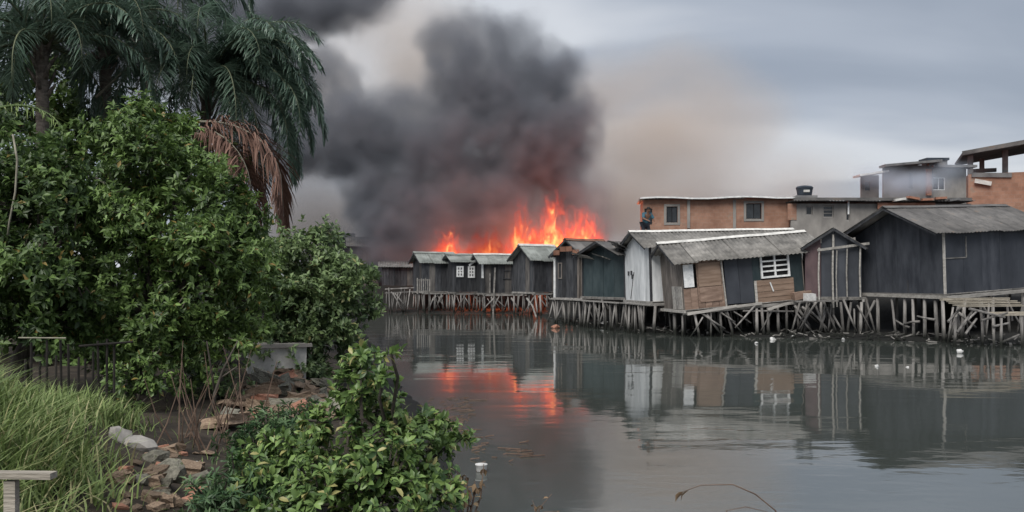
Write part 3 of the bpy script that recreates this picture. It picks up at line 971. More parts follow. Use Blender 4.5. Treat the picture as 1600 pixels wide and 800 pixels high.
# low dark shacks at the left, half lost in smoke
low1 = std_shack('low_shack', 'low dark flat shack in the smoke left of the row', 598, 65.5, 8, 2.2, 2.4, 1.5, 1.7, 0.35, M['char_board'], M['roof_dark'], nst=6, br=3, ridge=False)
dk = std_shack('smoke_darkened_house', 'dark house with a low pitched roof in smoke behind the mangrove tree', 548, 70.0, 12, 2.6, 3.0, 0.9, 4.0, 0.7, M['char_board'], M['roof_dark'], nst=3, br=0, ridge=False)
dk2 = std_shack('smoke_darkened_house', 'farther dark roof rising left of the burning row above the mangrove', 508, 76.0, 10, 2.2, 3.0, 0.9, 4.7, 0.6, M['char_board'], M['roof_dark'], nst=3, br=0, ridge=False)

# --- white shack
W = std_shack('stilt_shack', 'white panelled shack with grey roof behind the tilted brown shack', 1019, 38.6, 14, 7.6, 3.0, 1.38, 2.36, 0.66, M['white_sheet'], M['roof_grey'], tilt=1.6, nst=7, br=4, bw=0.62, ovx=(0.35, 0.2), gmat=M['white_sheet'])
MB().bar((-0.03, 2.3, 1.45), (-0.03, 1.85, 2.65), 0.02, 0.03).build('cable', M['dark_void'], W)
for (y, z) in ((2.45, 2.6), (2.1, 2.62), (2.0, 2.45)):
    MB().box((-0.05, y, z), (0.05, 0.11, 0.2)).build('meter_box', M['char_board'], W)
for i in range(4):      # tattered sheets at its left eave
    o = link_mesh('loose_roof_sheet', sheet_mesh(0.9, 0.9, M['roof_dark']), W, (-0.55 + 0.1 * i, 2.4 + 0.28 * i, 3.98 - 0.13 * i), (0.2, 0.35 + 0.1 * i, 0.3 - 0.2 * i))

# --- brown tilted shack
zf, wh = 1.10, 2.0
Bn = shack('stilt_shack', 1074, 36.2, 9, 5.2, 3.0, zf, wh, 0.72, 5.0)
L_, G_, zt = 5.2, 3.0, zf + wh
board_wall(Bn, 'y', 0.0, 0, G_, zf, zt, 0.34, M['grey_board'], top=gtop(G_, zt, 0.72, 0.03))
board_wall(Bn, 'y', -0.045, 0.1, 1.25, zf + 0.02, zf + 0.95, 0.42, [M['beam'], M['plank_pale']])
board_wall(Bn, 'x', 0.0, 0, 1.75, zf, zt - 0.06, 0.29, [M['brown_board'], M['brown_board'], M['ply']], horiz=False, holes=[(0.02, 0.48, 1.95, 2.92)])
MB().box((0.25, -0.03, 2.46), (0.42, 0.05, 0.92)).build('shutter', M['white_paint'], Bn)
MB().box((1.13, -0.035, 2.45), (0.95, 0.03, 0.95)).build('plywood_patch', M['ply'], Bn)
MB().box((1.13, -0.035, 1.65), (0.92, 0.03, 0.60)).build('plywood_patch', M['brown_board'], Bn)
MB().bar((1.74, -0.05, zf), (1.66, -0.05, zt - 0.1), 0.05, 0.09).build('post', M['plank_pale'], Bn)
board_wall(Bn, 'x', 0.02, 1.80, 3.0, zf + 0.06, zt, 0.6, M['slate_sheet'], name='door_leaf', gap=0.004)
board_wall(Bn, 'x', 0.03, 3.0, 3.38, zf, zt, 0.4, M['teal_sheet'])
board_wall(Bn, 'x', 0.0, 3.05, 4.75, zf - 0.05, zf + 0.92, 0.24, [M['ply'], M['brown_board']], horiz=True, holes=())
MB().box((3.07, -0.03, zf + 0.42), (0.10, 0.04, 0.98)).build('post', M['plank_pale'], Bn)
MB().bar((3.82, -0.05, zf + 0.42), (3.70, -0.05, zf + 0.8), 0.02, 0.05).build('batten', M['white_paint'], Bn)
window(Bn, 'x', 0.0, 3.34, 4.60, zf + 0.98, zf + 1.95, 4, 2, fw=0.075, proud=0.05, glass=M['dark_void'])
board_wall(Bn, 'x', 0.04, 4.60, 5.2, zf, zt, 0.6, M['teal_sheet'])
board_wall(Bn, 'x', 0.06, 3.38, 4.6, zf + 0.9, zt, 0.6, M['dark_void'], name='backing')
board_wall(Bn, 'x', G_, 0, L_, zf, zt, 0.9, M['grey_board'])
board_wall(Bn, 'y', L_, 0, G_, zf, zt, 0.9, M['grey_board'], top=gtop(G_, zt, 0.72, 0.03))
deck(Bn, L_, G_, zf)
for (x0, x1, z0, z1, d) in ((0.0, 2.1, zf - 0.16, zf - 0.02, -0.22), (2.0, 3.2, zf - 0.05, zf - 0.01, -0.2), (3.4, 4.4, zf - 0.28, zf - 0.10, -0.26)):
    MB().bar((x0, d, z0), (x1, d, z1), 0.06, 0.10).build('floor_beam', M['plank_pale'], Bn)
MB().box((4.95, -0.15, zf + 0.16), (0.75, 0.4, 0.30), Matrix.Rotation(R(-4), 3, 'Y')).build('loose_board', M['brown_board'], Bn)
MB().bar((-0.12, -0.3, zf - 0.06), (-0.16, 2.6, zf - 0.06), 0.06, 0.10).build('floor_beam', M['plank_pale'], Bn)
stilts(Bn, [(-.05, .2), (.0, 1.3), (0.35, -.1), (1.05, -.1), (1.45, -.05), (1.75, -.05), (3.0, -.1), (3.2, -.15), (3.5, -.1), (3.95, -.05), (4.3, -.1), (4.7, -.1), (5.1, 0)] + [(0.5 * i, 1.4) for i in range(10)] + [(0.5 * i + .2, 2.6) for i in range(10)], zf - 0.19)
braces(Bn, [((0.55, -0.15, zf - 0.1), (1.55, -0.2, 0.2)), ((2.9, -0.2, zf - 0.08), (1.95, -0.25, 0.2)), ((2.4, -0.1, zf - .25), (4.6, -0.1, 0.62)), ((4.75, -.1, .9), (5.6, -.3, 0.0))], 0.045)
rand_braces(Bn, 0, L_, -0.1, zf - 0.2, 9)
gable_roof(Bn, L_, G_, zt, 0.72, M['roof_grey'], (0.45, 0.95), 0.32, 0.9, True)
tag(Bn, 'tilted brown plank shack with white louvre window and slate door', 'shack', 'stilt shacks along the far bank')

# --- maroon and dark shack with pale pole frame
zf = 1.62
Mr = shack('stilt_shack', 1346, 36.2, 74, 3.0, 2.15, zf, 2.05, 0.7, 0)
board_wall(Mr, 'y', 0.0, 0, 1.55, zf, zf + 2.05, 0.52, M['slate_sheet'], top=lambda y: zf + 2.0 + 0.75 * (1 - abs(y - 1.07) / 1.07))
board_wall(Mr, 'y', 0.0, 1.55, 2.15, zf, zf + 2.05, 0.6, M['maroon'], top=lambda y: zf + 2.0 + 0.75 * (1 - abs(y - 1.07) / 1.07))
board_wall(Mr, 'x', 0.0, 0, 3.0, zf, zf + 2.05, 0.6, M['slate_sheet'])
board_wall(Mr, 'x', 2.15, 0, 3.0, zf, zf + 2.05, 0.6, M['maroon'])
board_wall(Mr, 'y', 3.0, 0, 2.15, zf, zf + 2.05, 0.6, M['slate_sheet'])
deck(Mr, 3.0, 2.15, zf)
for (y, z0, z1, r) in ((1.62, zf - 0.2, 3.62, 0.035), (1.08, zf - 0.45, 4.15, 0.04), (0.94, zf - 0.4, 3.65, 0.025), (0.55, zf, 3.62, 0.03), (0.05, zf, 3.7, 0.035)):
    MB().pole([(-0.16, y, z0), (-0.17, y + 0.03, (z0 + z1) / 2), (-0.15, y, z1)], [r] * 3).build('pole', M['plank_pale'], Mr)
MB().bar((-0.2, 1.7, 3.52), (-0.2, -0.28, 3.78), 0.05, 0.10).build('beam', M['plank_pale'], Mr)
stilts(Mr, [(-.1, 0.0), (-.1, .4), (-.15, .8), (-.1, 1.1), (-.1, 1.55), (0, 2.1), (1.2, .3), (1.2, 1.2), (1.2, 2), (2.4, .3), (2.4, 1.2)], zf - 0.19, 0.2, (0.05, 0.08))
braces(Mr, [((-.2, 1.45, zf - .2), (-.4, 0.95, 0.15)), ((-.2, 1.7, zf - .15), (-.35, 2.4, .3)), ((-.25, 1.3, .3), (-.25, 2.0, 1.1)), ((-.2, .7, zf - .1), (-.35, .2, .2)), ((-.2, 1.1, .9), (-.3, .65, 0.1)), ((-.3, 1.9, .2), (-.2, 2.5, .95))], 0.05)
for q in range(9):
    y_ = random.uniform(0, 2.4)
    braces(Mr, [((-.15, y_, zf - random.uniform(.2, .5)), (-.35, y_ + random.uniform(-.6, .6), random.uniform(-.3, .3)))], random.uniform(.03, .05))
gable_roof(Mr, 3.0, 2.15, zf + 2.05, 0.7, M['roof_dark'], (0.3, 0.1), 0.2, 0.9, False)
tag(Mr, 'narrow maroon and slate shack with a pale pole frame, left of the black shack', 'shack', 'stilt shacks along the far bank')

# --- big black shack
zf, wh, rise = 1.80, 2.36, 0.95
K = shack('stilt_shack', 1479, 33.4, 27, 6.4, 4.1, zf, wh, rise, 2.6)
L_, G_, zt = 6.4, 4.1, zf + wh
board_wall(K, 'y', 0.0, 0, G_, zf, zt, 1.03, M['black_sheet'], name='wall_sheet', top=gtop(G_, zt, rise, 0.02), gap=0.004, thick=0.03)
board_wall(K, 'x', 0.0, 0, L_, zf, zt, 1.07, [M['black_sheet'], M['slate_sheet'], M['slate_sheet']], name='wall_sheet', gap=0.004, thick=0.03)
board_wall(K, 'x', G_, 0, L_, zf, zt, 1.07, M['black_sheet'], name='wall_sheet')
board_wall(K, 'y', L_, 0, G_, zf, zt, 1.03, M['black_sheet'], name='wall_sheet', top=gtop(G_, zt, rise, 0.02))
MB().box((-0.03, -0.03, zf + 1.12), (0.07, 0.07, 2.3)).build('corner_post', M['plank_pale'], K)
MB().box((0.62, -0.03, zf + 1.32), (1.2, 0.025, 0.04)).build('batten', M['beam'], K)
MB().box((1.22, -0.03, zf + 1.72), (0.05, 0.025, 0.78)).build('batten', M['beam'], K)
MB().box((-0.03, 1.6, zf + 0.25), (0.025, 0.05, 0.5)).build('batten', M['char_board'], K)
deck(K, L_, G_, zf)
MB().bar((-0.15, -0.22, zf - 0.13), (6.4, -0.22, zf - 0.10), 0.08, 0.13).build('floor_beam', M['plank_pale'], K)
MB().bar((-0.18, -0.2, zf - 0.12), (-0.18, 4.9, zf - 0.06), 0.08, 0.12).build('floor_beam', M['plank_pale'], K)
st = [(-.15, .0), (-.1, .35), (-.12, .8), (-.15, 1.3), (-.1, 1.7), (-.12, 2.3), (-.1, 3.0), (-.15, 3.5), (-.1, 3.9), (0.9, -.15), (1.8, -.1), (2.5, -.15), (3.4, -.1), (4.4, -.1), (5.4, -.1)]
st += [(1.5, y) for y in (.7, 1.6, 2.5, 3.4)] + [(3.0, y) for y in (.7, 1.6, 2.5, 3.4)] + [(4.8, y) for y in (.7, 1.6, 2.5, 3.4)]
stilts(K, st, zf - 0.19, 0.16, (0.055, 0.085))
braces(K, [((-.3, .9, .75), (-.3, 1.6, .62)), ((-.3, .25, .85), (-.3, 1.0, .95)), ((-.25, 1.4, .5), (-.3, 2.0, .75)), ((-.25, 3.0, 1.5), (-.4, 3.6, .3)), ((-.25, 3.4, 1.4), (-.4, 2.9, .2)), ((.4, -.4, .6), (1.4, -.3, 1.1)), ((.2, -.4, 1.1), (1.0, -.5, .5)), ((1.5, -.3, 1.5), (2.4, -.3, .4))], 0.05)
rand_braces(K, 0, L_, -0.2, zf - 0.3, 10)
gable_roof(K, L_, G_, zt, rise, M['roof_dark'], (0.75, 0.3), 0.3, 0.95, True, cap=M['roof_dark'])
tag(K, 'large black-sheeted shack with long dark grey roof at the right edge', 'shack', 'stilt shacks along the far bank')

# --- walkway in front of E, F and W
wk = empty('walkway', (0, 0, 0))
pts = [P(872, 434, 46.8), P(925, 434, 43.6), P(985, 434, 39.6), P(1030, 434, 37.0)]
for i in range(3):
    a, b = pts[i].xy.to_3d(), pts[i + 1].xy.to_3d()
    a.z = 1.32 - 0.02 * i; b.z = 1.32 - 0.02 * (i + 1)
    d = (b - a).normalized(); n_ = Vector((-d.y, d.x, 0))
    for k in range(3):
        MB().bar(a + n_ * (0.14 * k - 0.5) + Vector((0, 0, random.uniform(-.02, .02))), b + n_ * (0.14 * k - 0.5), 0.12, 0.04).build('plank', M['beam'], wk)
    ln = (b - a).length
    for k in range(int(ln / 0.55)):
        p = a + d * (0.3 + k * 0.55) - n_ * 0.45
        stilts(wk, [(p.x, p.y)], 1.27, 0.18, (0.04, 0.06))
        if k % 2 == 0:
            braces(wk, [((p.x, p.y, 1.2), (p.x + random.uniform(-.6, .6), p.y - .1, 0.1))], 0.04)
MB().pole([P(823, 466, 53), P(832, 478, 52.5), P(838, 496, 52)], [0.06, 0.055, 0.05]).build('leaning_post', M['beam'], wk)
tag(wk, 'narrow plank walkway on stilts below the dark shacks left of the white one', 'walkway')

# --- plank platform at the right
pf = empty('plank_platform', P(1500, 434, 30.6).xy.to_3d(), R(16))
for i in range(6):
    o = MB().box((1.35 + random.uniform(-.15, .15), i * 0.17, 1.42 + 0.05 * i + random.uniform(-.01, .01)), (2.9, 0.15, 0.035), Matrix.Rotation(random.uniform(-.04, .04), 3, 'Z')).build('plank', M['deck_plank'], pf)
for i in range(3):
    MB().box((2.1 + random.uniform(-.1, .1), -0.35 + i * 0.16, 1.12 + 0.04 * i), (1.9, 0.14, 0.035), Matrix.Rotation(random.uniform(-.05, .05), 3, 'Z')).build('plank', M['deck_plank'], pf)
for a, b in (((-0.3, -.2, .55), (0.7, .1, 1.35)), ((-.05, -.3, .5), (.6, -.1, 1.0)), ((.5, -.4, .95), (1.6, -.4, 1.2)), ((0.9, -.5, .75), (1.6, -.45, .85)), ((.2, -.2, 1.35), (1.4, -.5, 1.05)), ((1.25, -.5, .2), (2.0, -.5, .45)), ((-.4, .1, .9), (.5, .4, 1.45))):
    MB().pole([a, b], [0.045, 0.035]).build('beam', M['stilt'], pf)
stilts(pf, [(.95, -.45), (1.25, -.5), (2.1, -.5), (2.5, -.4), (.3, .5), (1.4, .5), (2.3, .6)], 1.05, 0.1, (0.05, 0.065))
tag(pf, 'broken platform of pale planks under the right end of the black shack', 'platform')

# ------------------------------------------------------------------ brick and rendered houses behind
def ext_wall(root, a0, a1, z0, z1, y, mat, holes=(), t=0.18, name='wall'):
    """front wall as one mesh with true openings"""
    xs = sorted({a0, a1, *[h[0] for h in holes], *[h[1] for h in holes]})
    zs = sorted({z0, z1, *[h[2] for h in holes], *[h[3] for h in holes]})
    mb = MB()
    for i in range(len(xs) - 1):
        for j in range(len(zs) - 1):
            cx, cz = (xs[i] + xs[i + 1]) / 2, (zs[j] + zs[j + 1]) / 2
            if any(h[0] < cx < h[1] and h[2] < cz < h[3] for h in holes): continue
            mb.box((cx, y + t / 2, cz), (xs[i + 1] - xs[i], t, zs[j + 1] - zs[j]))
    o = mb.build(name, mat, root)
    return o


Yb = 51.0
o0 = P(1005, 434, Yb)
BH = empty('brick_house', (o0.x, o0.y, 0), R(-5))
s = FPX / Yb
def bx(px): return (px - 1005) / s
def bz(py): return CAM_H + (434 - py) / s
wins = [(bx(1007), bx(1019), bz(351), bz(326)), (bx(1041), bx(1058), bz(348), bz(323)), (bx(1163), bx(1186), bz(343), bz(319))]
ext_wall(BH, 0, bx(1232), 0.5, bz(312), 0, M['brick'], wins)
for (a, b, c, d) in wins:
    window(BH, 'x', 0.10, a + 0.01, b - 0.01, c + 0.01, d - 0.01, 1, 2, frame=M['dark_void'], fw=0.03, proud=0.01)
    if a > 1: # cement band round the opening
        mb = MB()
        for (p0, p1, q0, q1) in ((a - .14, a - .003, c - .14, d + .14), (b + .003, b + .14, c - .14, d + .14), (a - .002, b + .002, d + .003, d + .13), (a - .002, b + .002, c - .13, c - .003)):
            mb.box(((p0 + p1) / 2, -0.012, (q0 + q1) / 2), (p1 - p0, 0.03, q1 - q0))
        mb.build('window_surround', M['render_grey'], BH)
MB().box((0.07, 1.6, 3.7), (0.14, 2.8, 6.2)).build('side_wall', M['brick'], BH)
for i in range(9):      # wavy fibre cement roof sheets seen edge on
    w = bx(1240) / 9
    link_mesh('roof_sheet', sheet_mesh(w + 0.12, 3.4, M['ridge'], amp=0.03), BH, (-0.2 + i * w, -0.35, bz(312) + 0.05 + 0.05 * math.sin(i * 1.3) ), (R(-1.0), R(random.uniform(-1.2, 1.2)), 0))
    MB().bar((-0.2 + i * w, -0.37, bz(312) + 0.06 + 0.05 * math.sin(i * 1.3)), (-0.2 + (i + 1) * w, -0.37, bz(312) + 0.06 + 0.05 * math.sin(i * 1.3 + 1.3)), 0.03, 0.085).build('roof_edge', M['white_paint'], BH)
MB().box((bx(1075), -0.02, bz(335)), (0.16, 0.05, 1.6)).build('pilaster', M['render_grey'], BH)
MB().box((bx(1145), -0.02, bz(335)), (0.16, 0.05, 1.6)).build('pilaster', M['render_grey'], BH)
MB().box((bx(1231), -0.03, bz(335)), (0.28, 0.1, 1.7)).build('corner_column', M['rust'], BH)
tag(BH, 'orange brick house with three dark windows behind the white shack', 'house')

Yg = 49.5
g0 = P(1236, 434, Yg); sg = FPX / Yg
GH = empty('rendered_house', (g0.x, g0.y, 0), R(1.0))
def gx(px): return (px - 1236) / sg
def gz(py): return CAM_H + (434 - py) / sg
wins = [(gx(1259), gx(1270), gz(336), gz(322)), (gx(1286), gx(1303), gz(340), gz(321)), (gx(1322), gx(1329), gz(345), gz(325))]
ext_wall(GH, 0, gx(1520), 0.5, gz(318), 0, M['render_grey'], wins)
for (a, b, c, d) in wins:
    window(GH, 'x', 0.08, a + 0.01, b - 0.01, c + 0.01, d - 0.01, 3 if b - a > .5 else 1, 1, frame=M['render_grey'], fw=0.05, proud=0.01)
MB().box((0.05, -0.012, gz(331)), (gx(1250) , 0.03, 0.9)).build('brick_patch', M['brick'], GH)
for i in range(10):
    w = gx(1520) / 10
    link_mesh('roof_sheet', sheet_mesh(w + 0.1, 5.0, M['roof_dark'], amp=0.03), GH, (i * w - 0.05, -0.4, gz(316) + 0.05 + 0.02 * (i % 2)), (R(-1.0), R(random.uniform(-.8, .4)), 0))
MB().box((gx(1375), -0.45, gz(312)), (gx(1520) - 0.2, 0.05, 0.16)).build('fascia', M['roof_dark'], GH)
MB().box((gx(1325), -0.1, gz(325)), (0.08, 0.08, 0.7)).build('pipe', M['white_paint'], GH)
MB().box((gx(1415), -0.2, gz(322)), (3.2, 0.06, 0.35)).build('brick_band', M['terracotta'], GH)
for i in range(5):
    MB().box((gx(1400) + i * 0.75, -0.5 , gz(310) - 0.1 + 0.08 * (i % 2)), (0.6, 0.4, 0.12), Matrix.Rotation(random.uniform(-.2, .2), 3, 'Y')).build('loose_tile', random.choice([M['slab'], M['ridge'], M['terracotta']]), GH)
tag(GH, 'long grey rendered house with small windows behind the black shack', 'house')

wt = empty('water_tank', P(1257, 311, Yg + 1.5))
def lathe(prof, n=20):
    mb = MB()
    for (r, z) in prof:
        for k in range(n):
            a = 2 * math.pi * k / n
            mb.v.append((r * math.cos(a), r * math.sin(a), z))
    for i in range(len(prof) - 1):
        for k in range(n):
            k2 = (k + 1) % n
            mb.f.append((i * n + k, i * n + k2, (i + 1) * n + k2, (i + 1) * n + k))
    mb.f.append(tuple(reversed(range(n)))); mb.f.append(tuple((len(prof) - 1) * n + k for k in range(n)))
    return mb
lathe([(0.36, 0.18), (0.40, 0.22), (0.44, 0.5), (0.46, 0.55), (0.46, 0.6)]).build('tank_body', M['tank'], wt)
lathe([(0.48, 0.6), (0.48, 0.65), (0.40, 0.72), (0.12, 0.77)]).build('lid', M['tank'], wt)
MB().box((0, 0, 0.0), (1.15, 1.0, 0.34)).build('plinth', M['slab'], wt)
MB().box((-0.02, -0.44, 0.42), (0.34, 0.03, 0.13)).build('label_plate', M['ridge'], wt)
tag(wt, 'dark round water tank on a plinth atop the grey rendered house', 'water tank')

Yh = 68.0
h0 = P(1350, 434, Yh); sh = FPX / Yh
HH = empty('far_grey_house', (h0.x, h0.y, 0))
def hx(px): return (px - 1350) / sh
def hz(py): return CAM_H + (434 - py) / sh
ext_wall(HH, hx(1380), hx(1458), 0.5, hz(258), 0, M['render_far'], [(hx(1420), hx(1426), hz(295), hz(270))])
MB().box((hx(1419), -0.4, hz(257)), (hx(1462) - hx(1374), 1.2, 0.18), Matrix.Rotation(R(-5), 3, 'Y')).build('roof_slab', M['slab'], HH)
MB().box((hx(1464), 0.4, hz(254)), (1.4, 1.2, 0.55)).build('tank_box', M['slab'], HH)
MB().box((hx(1463), 0.4, hz(249)), (1.7, 1.4, 0.18)).build('tank_lid', M['tank'], HH)
ext_wall(HH, hx(1452), hx(1515), 0.5, hz(262), 0.5, M['render_grey'], [(hx(1462), hx(1482), hz(296), hz(276))])
window(HH, 'x', 0.6, hx(1462), hx(1482), hz(296), hz(276), 1, 2, frame=M['white_paint'], fw=0.07, proud=0.02)
MB().box((hx(1490), 0.3, hz(260)), (hx(1530) - hx(1462), 1.2, 0.18)).build('roof_slab', M['slab'], HH)
ext_wall(HH, hx(1352), hx(1380), 0.5, hz(272), 0.8, M['render_far'], [(hx(1358), hx(1366), hz(296), hz(282))])
MB().box((hx(1364), 0.4, hz(271)), (hx(1386) - hx(1340), 1.4, 0.14), Matrix.Rotation(R(-9), 3, 'Y')).build('roof_slab', M['ridge'], HH)
MB().box((hx(1423), 0.1, hz(282)), (0.28, 0.05, 1.2)).build('window', M['glass'], HH)
MB().box((hx(1362), 0.9, hz(289)), (0.38, 0.05, 0.66)).build('window', M['glass'], HH)
MB().box((hx(1450), -0.1, hz(285)), (0.35, 0.25, 2.0)).build('column', M['rust'], HH)
MB().box((hx(1432), 5, 3.5), (hx(1515) - hx(1352), 7.5, 6.0)).build('house_core', M['render_far'], HH)
tag(HH, 'far grey house with stepped flat roofs half veiled by bluish smoke', 'house')

Yt = 44.5
t0 = P(1513, 434, Yt); st_ = FPX / Yt
kT = 78.0 / Yt
TH = empty('terrace_house', (t0.x * kT, t0.y * kT, CAM_H * (1 - kT)), R(-22)); TH.scale = (kT, kT, kT)
def tx(px): return (px - 1513) / st_
def tz(py): return CAM_H + (434 - py) / st_
ext_wall(TH, 0, tx(1680), 0.5, tz(272), 0, M['brick'])
MB().box((tx(1545), -0.03, tz(275)), (1.75, 0.10, 0.22), Matrix.Rotation(R(3), 3, 'Y')).build('ledge', M['slab'], TH)
MB().box((tx(1533), -0.14, tz(286)), (0.75, 0.12, 0.20), Matrix.Rotation(R(14), 3, 'Y')).build('loose_board', M['ridge'], TH)
MB().box((0.1, 2.5, tz(272) / 2 + .25), (0.2, 4.6, tz(272) - 0.5)).build('side_wall', M['brick'], TH)
for (px, d, w, mt) in ((1516, 0.1, 0.24, M['slab']), (1540, 2.6, 0.22, M['slab']), (1566, 0.6, 0.24, M['slab']), (1596, 0.05, 0.26, M['render_grey']), (1655, 0.05, 0.26, M['render_grey'])):
    z0 = tz(272) if px < 1590 else tz(318)
    z1 = tz(243) - 0.06 + (px - 1503) * 0.0048 + (0.0 if px < 1590 else -0.02)
    MB().box((tx(px), d if px < 1590 else -0.14, (z0 + z1) / 2), (w, w, z1 - z0)).build('column', mt, TH)
rf = MB().bar((tx(1503), 1.6, tz(243)), (tx(1680), 1.6, tz(243) + 0.85), 4.4, 0.14).build('roof_slab', M['slab'], TH)
MB().bar((tx(1503), -0.62, tz(242) + 0.02), (tx(1680), -0.62, tz(242) + 0.87), 0.05, 0.2).build('fascia', M['roof_dark'], TH)
MB().box((tx(1540), 1.6, tz(262)), (1.1, 0.3, 0.18)).build('parapet', M['slab'], TH)
tag(TH, 'brick house with an open roofed terrace at the upper right corner', 'house')

# ------------------------------------------------------------------ person on the roof of the white shack
def person():
    base = P(1008, 434, 41.0)
    root = empty('person', (base.x, base.y, 4.02), R(200))
    # skeleton, metres above the feet; leaning forward to the side
    J = {'pelvis': (0, 0, .84), 'belly': (0, .05, 1.0), 'chest': (0, .16, 1.18), 'neck': (0, .27, 1.34), 'head': (0, .32, 1.44), 'crown': (0, .34, 1.55),
         'lhip': (.10, 0, .80), 'lkne': (.13, .12, .44), 'lank': (.13, 0, .08), 'ltoe': (.14, .17, .035),
         'rhip': (-.10, 0, .80), 'rkne': (-.14, .14, .45), 'rank': (-.14, .02, .08), 'rtoe': (-.15, .19, .035),
         'lsh': (.19, .2, 1.28), 'lel': (.27, .34, 1.06), 'lwr': (.18, .52, .98), 'lha': (.15, .60, .96),
         'rsh': (-.19, .2, 1.28), 'rel': (-.28, .3, 1.04), 'rwr': (-.24, .5, .92), 'rha': (-.22, .58, .89)}
    rad = {'pelvis': .14, 'belly': .13, 'chest': .15, 'neck': .055, 'head': .095, 'crown': .075, 'lhip': .10, 'rhip': .10, 'lkne': .062, 'rkne': .062, 'lank': .042, 'rank': .042, 'ltoe': .038, 'rtoe': .038,
           'lsh': .065, 'rsh': .065, 'lel': .046, 'rel': .046, 'lwr': .032, 'rwr': .032, 'lha': .04, 'rha': .04}
    E_ = [('pelvis', 'belly'), ('belly', 'chest'), ('chest', 'neck'), ('neck', 'head'), ('head', 'crown'), ('pelvis', 'lhip'), ('lhip', 'lkne'), ('lkne', 'lank'), ('lank', 'ltoe'), ('pelvis', 'rhip'), ('rhip', 'rkne'), ('rkne', 'rank'), ('rank', 'rtoe'),
          ('chest', 'lsh'), ('lsh', 'lel'), ('lel', 'lwr'), ('lwr', 'lha'), ('chest', 'rsh'), ('rsh', 'rel'), ('rel', 'rwr'), ('rwr', 'rha')]

    def skin(name, names, edges, mat, grow=0.0, rootv=None):
        me = bpy.data.meshes.new(name)
        ix = {n: i for i, n in enumerate(names)}
        me.from_pydata([J[n] for n in names], [(ix[a], ix[b]) for a, b in edges], [])
        me.materials.append(mat)
        o = bpy.data.objects.new(name, me); o.parent = root; COL.objects.link(o)
        o.modifiers.new('skin', 'SKIN')
        sd_ = o.modifiers.new('sub', 'SUBSURF'); sd_.levels = 2; sd_.render_levels = 2
        for n in names:
            d = me.skin_vertices[0].data[ix[n]]
            r = rad[n] + grow
            d.radius = (r, r)
            d.use_root = (n == (rootv or names[0]))
        return o
    # fingers: five short chains rooted in each palm
    for sd_ in ('l', 'r'):
        h = Vector(J[sd_ + 'ha']); d = (h - Vector(J[sd_ + 'wr'])).normalized(); side = d.cross(Vector((0, 0, 1))).normalized()
        for k, (off, ln) in enumerate(((-.03, .055), (-.01, .075), (.01, .08), (.03, .07), (.045, .05))):
            n1, n2 = f'{sd_}f{k}a', f'{sd_}f{k}b'
            J[n1] = tuple(h + side * off + d * (0.02 + ln * 0.5) - Vector((0, 0, .01))); J[n2] = tuple(h + side * off * 1.15 + d * (0.01 + ln) - Vector((0, 0, .035)))
            rad[n1] = .010; rad[n2] = .008
            E_.append((sd_ + 'ha', n1)); E_.append((n1, n2))
    skin('body', list(J), E_, M['skin'], 0, 'pelvis')
    tops = ['pelvis', 'belly', 'chest', 'lsh', 'rsh', 'lel', 'rel']
    sh_ = skin('shirt', tops, [e for e in E_ if e[0] in tops and e[1] in tops], M['teal_shirt'], 0.022, 'chest')
    bots = ['pelvis', 'lhip', 'rhip', 'lkne', 'rkne']
    skin('shorts', bots, [e for e in E_ if e[0] in bots and e[1] in bots], M['dark_short'], 0.026, 'pelvis')
    hm = MB()
    bmh = bmesh.new(); bmesh.ops.create_icosphere(bmh, subdivisions=2, radius=0.108)
    for v in bmh.verts:
        v.co.z = max(v.co.z, -0.02); v.co += Vector((0, .32, 1.50))
    me = bpy.data.meshes.new('hair'); bmh.to_mesh(me); bmh.free(); me.materials.append(M['hair'])
    o = bpy.data.objects.new('hair', me); o.parent = root; COL.objects.link(o)
    tag(root, 'person in a teal shirt leaning over on the roof beside the brick house', 'person')


person()
# ------------------------------------------------------------------ vegetation helpers
def nrm(a):
    return a / np.maximum(np.linalg.norm(a, axis=1, keepdims=True), 1e-9)


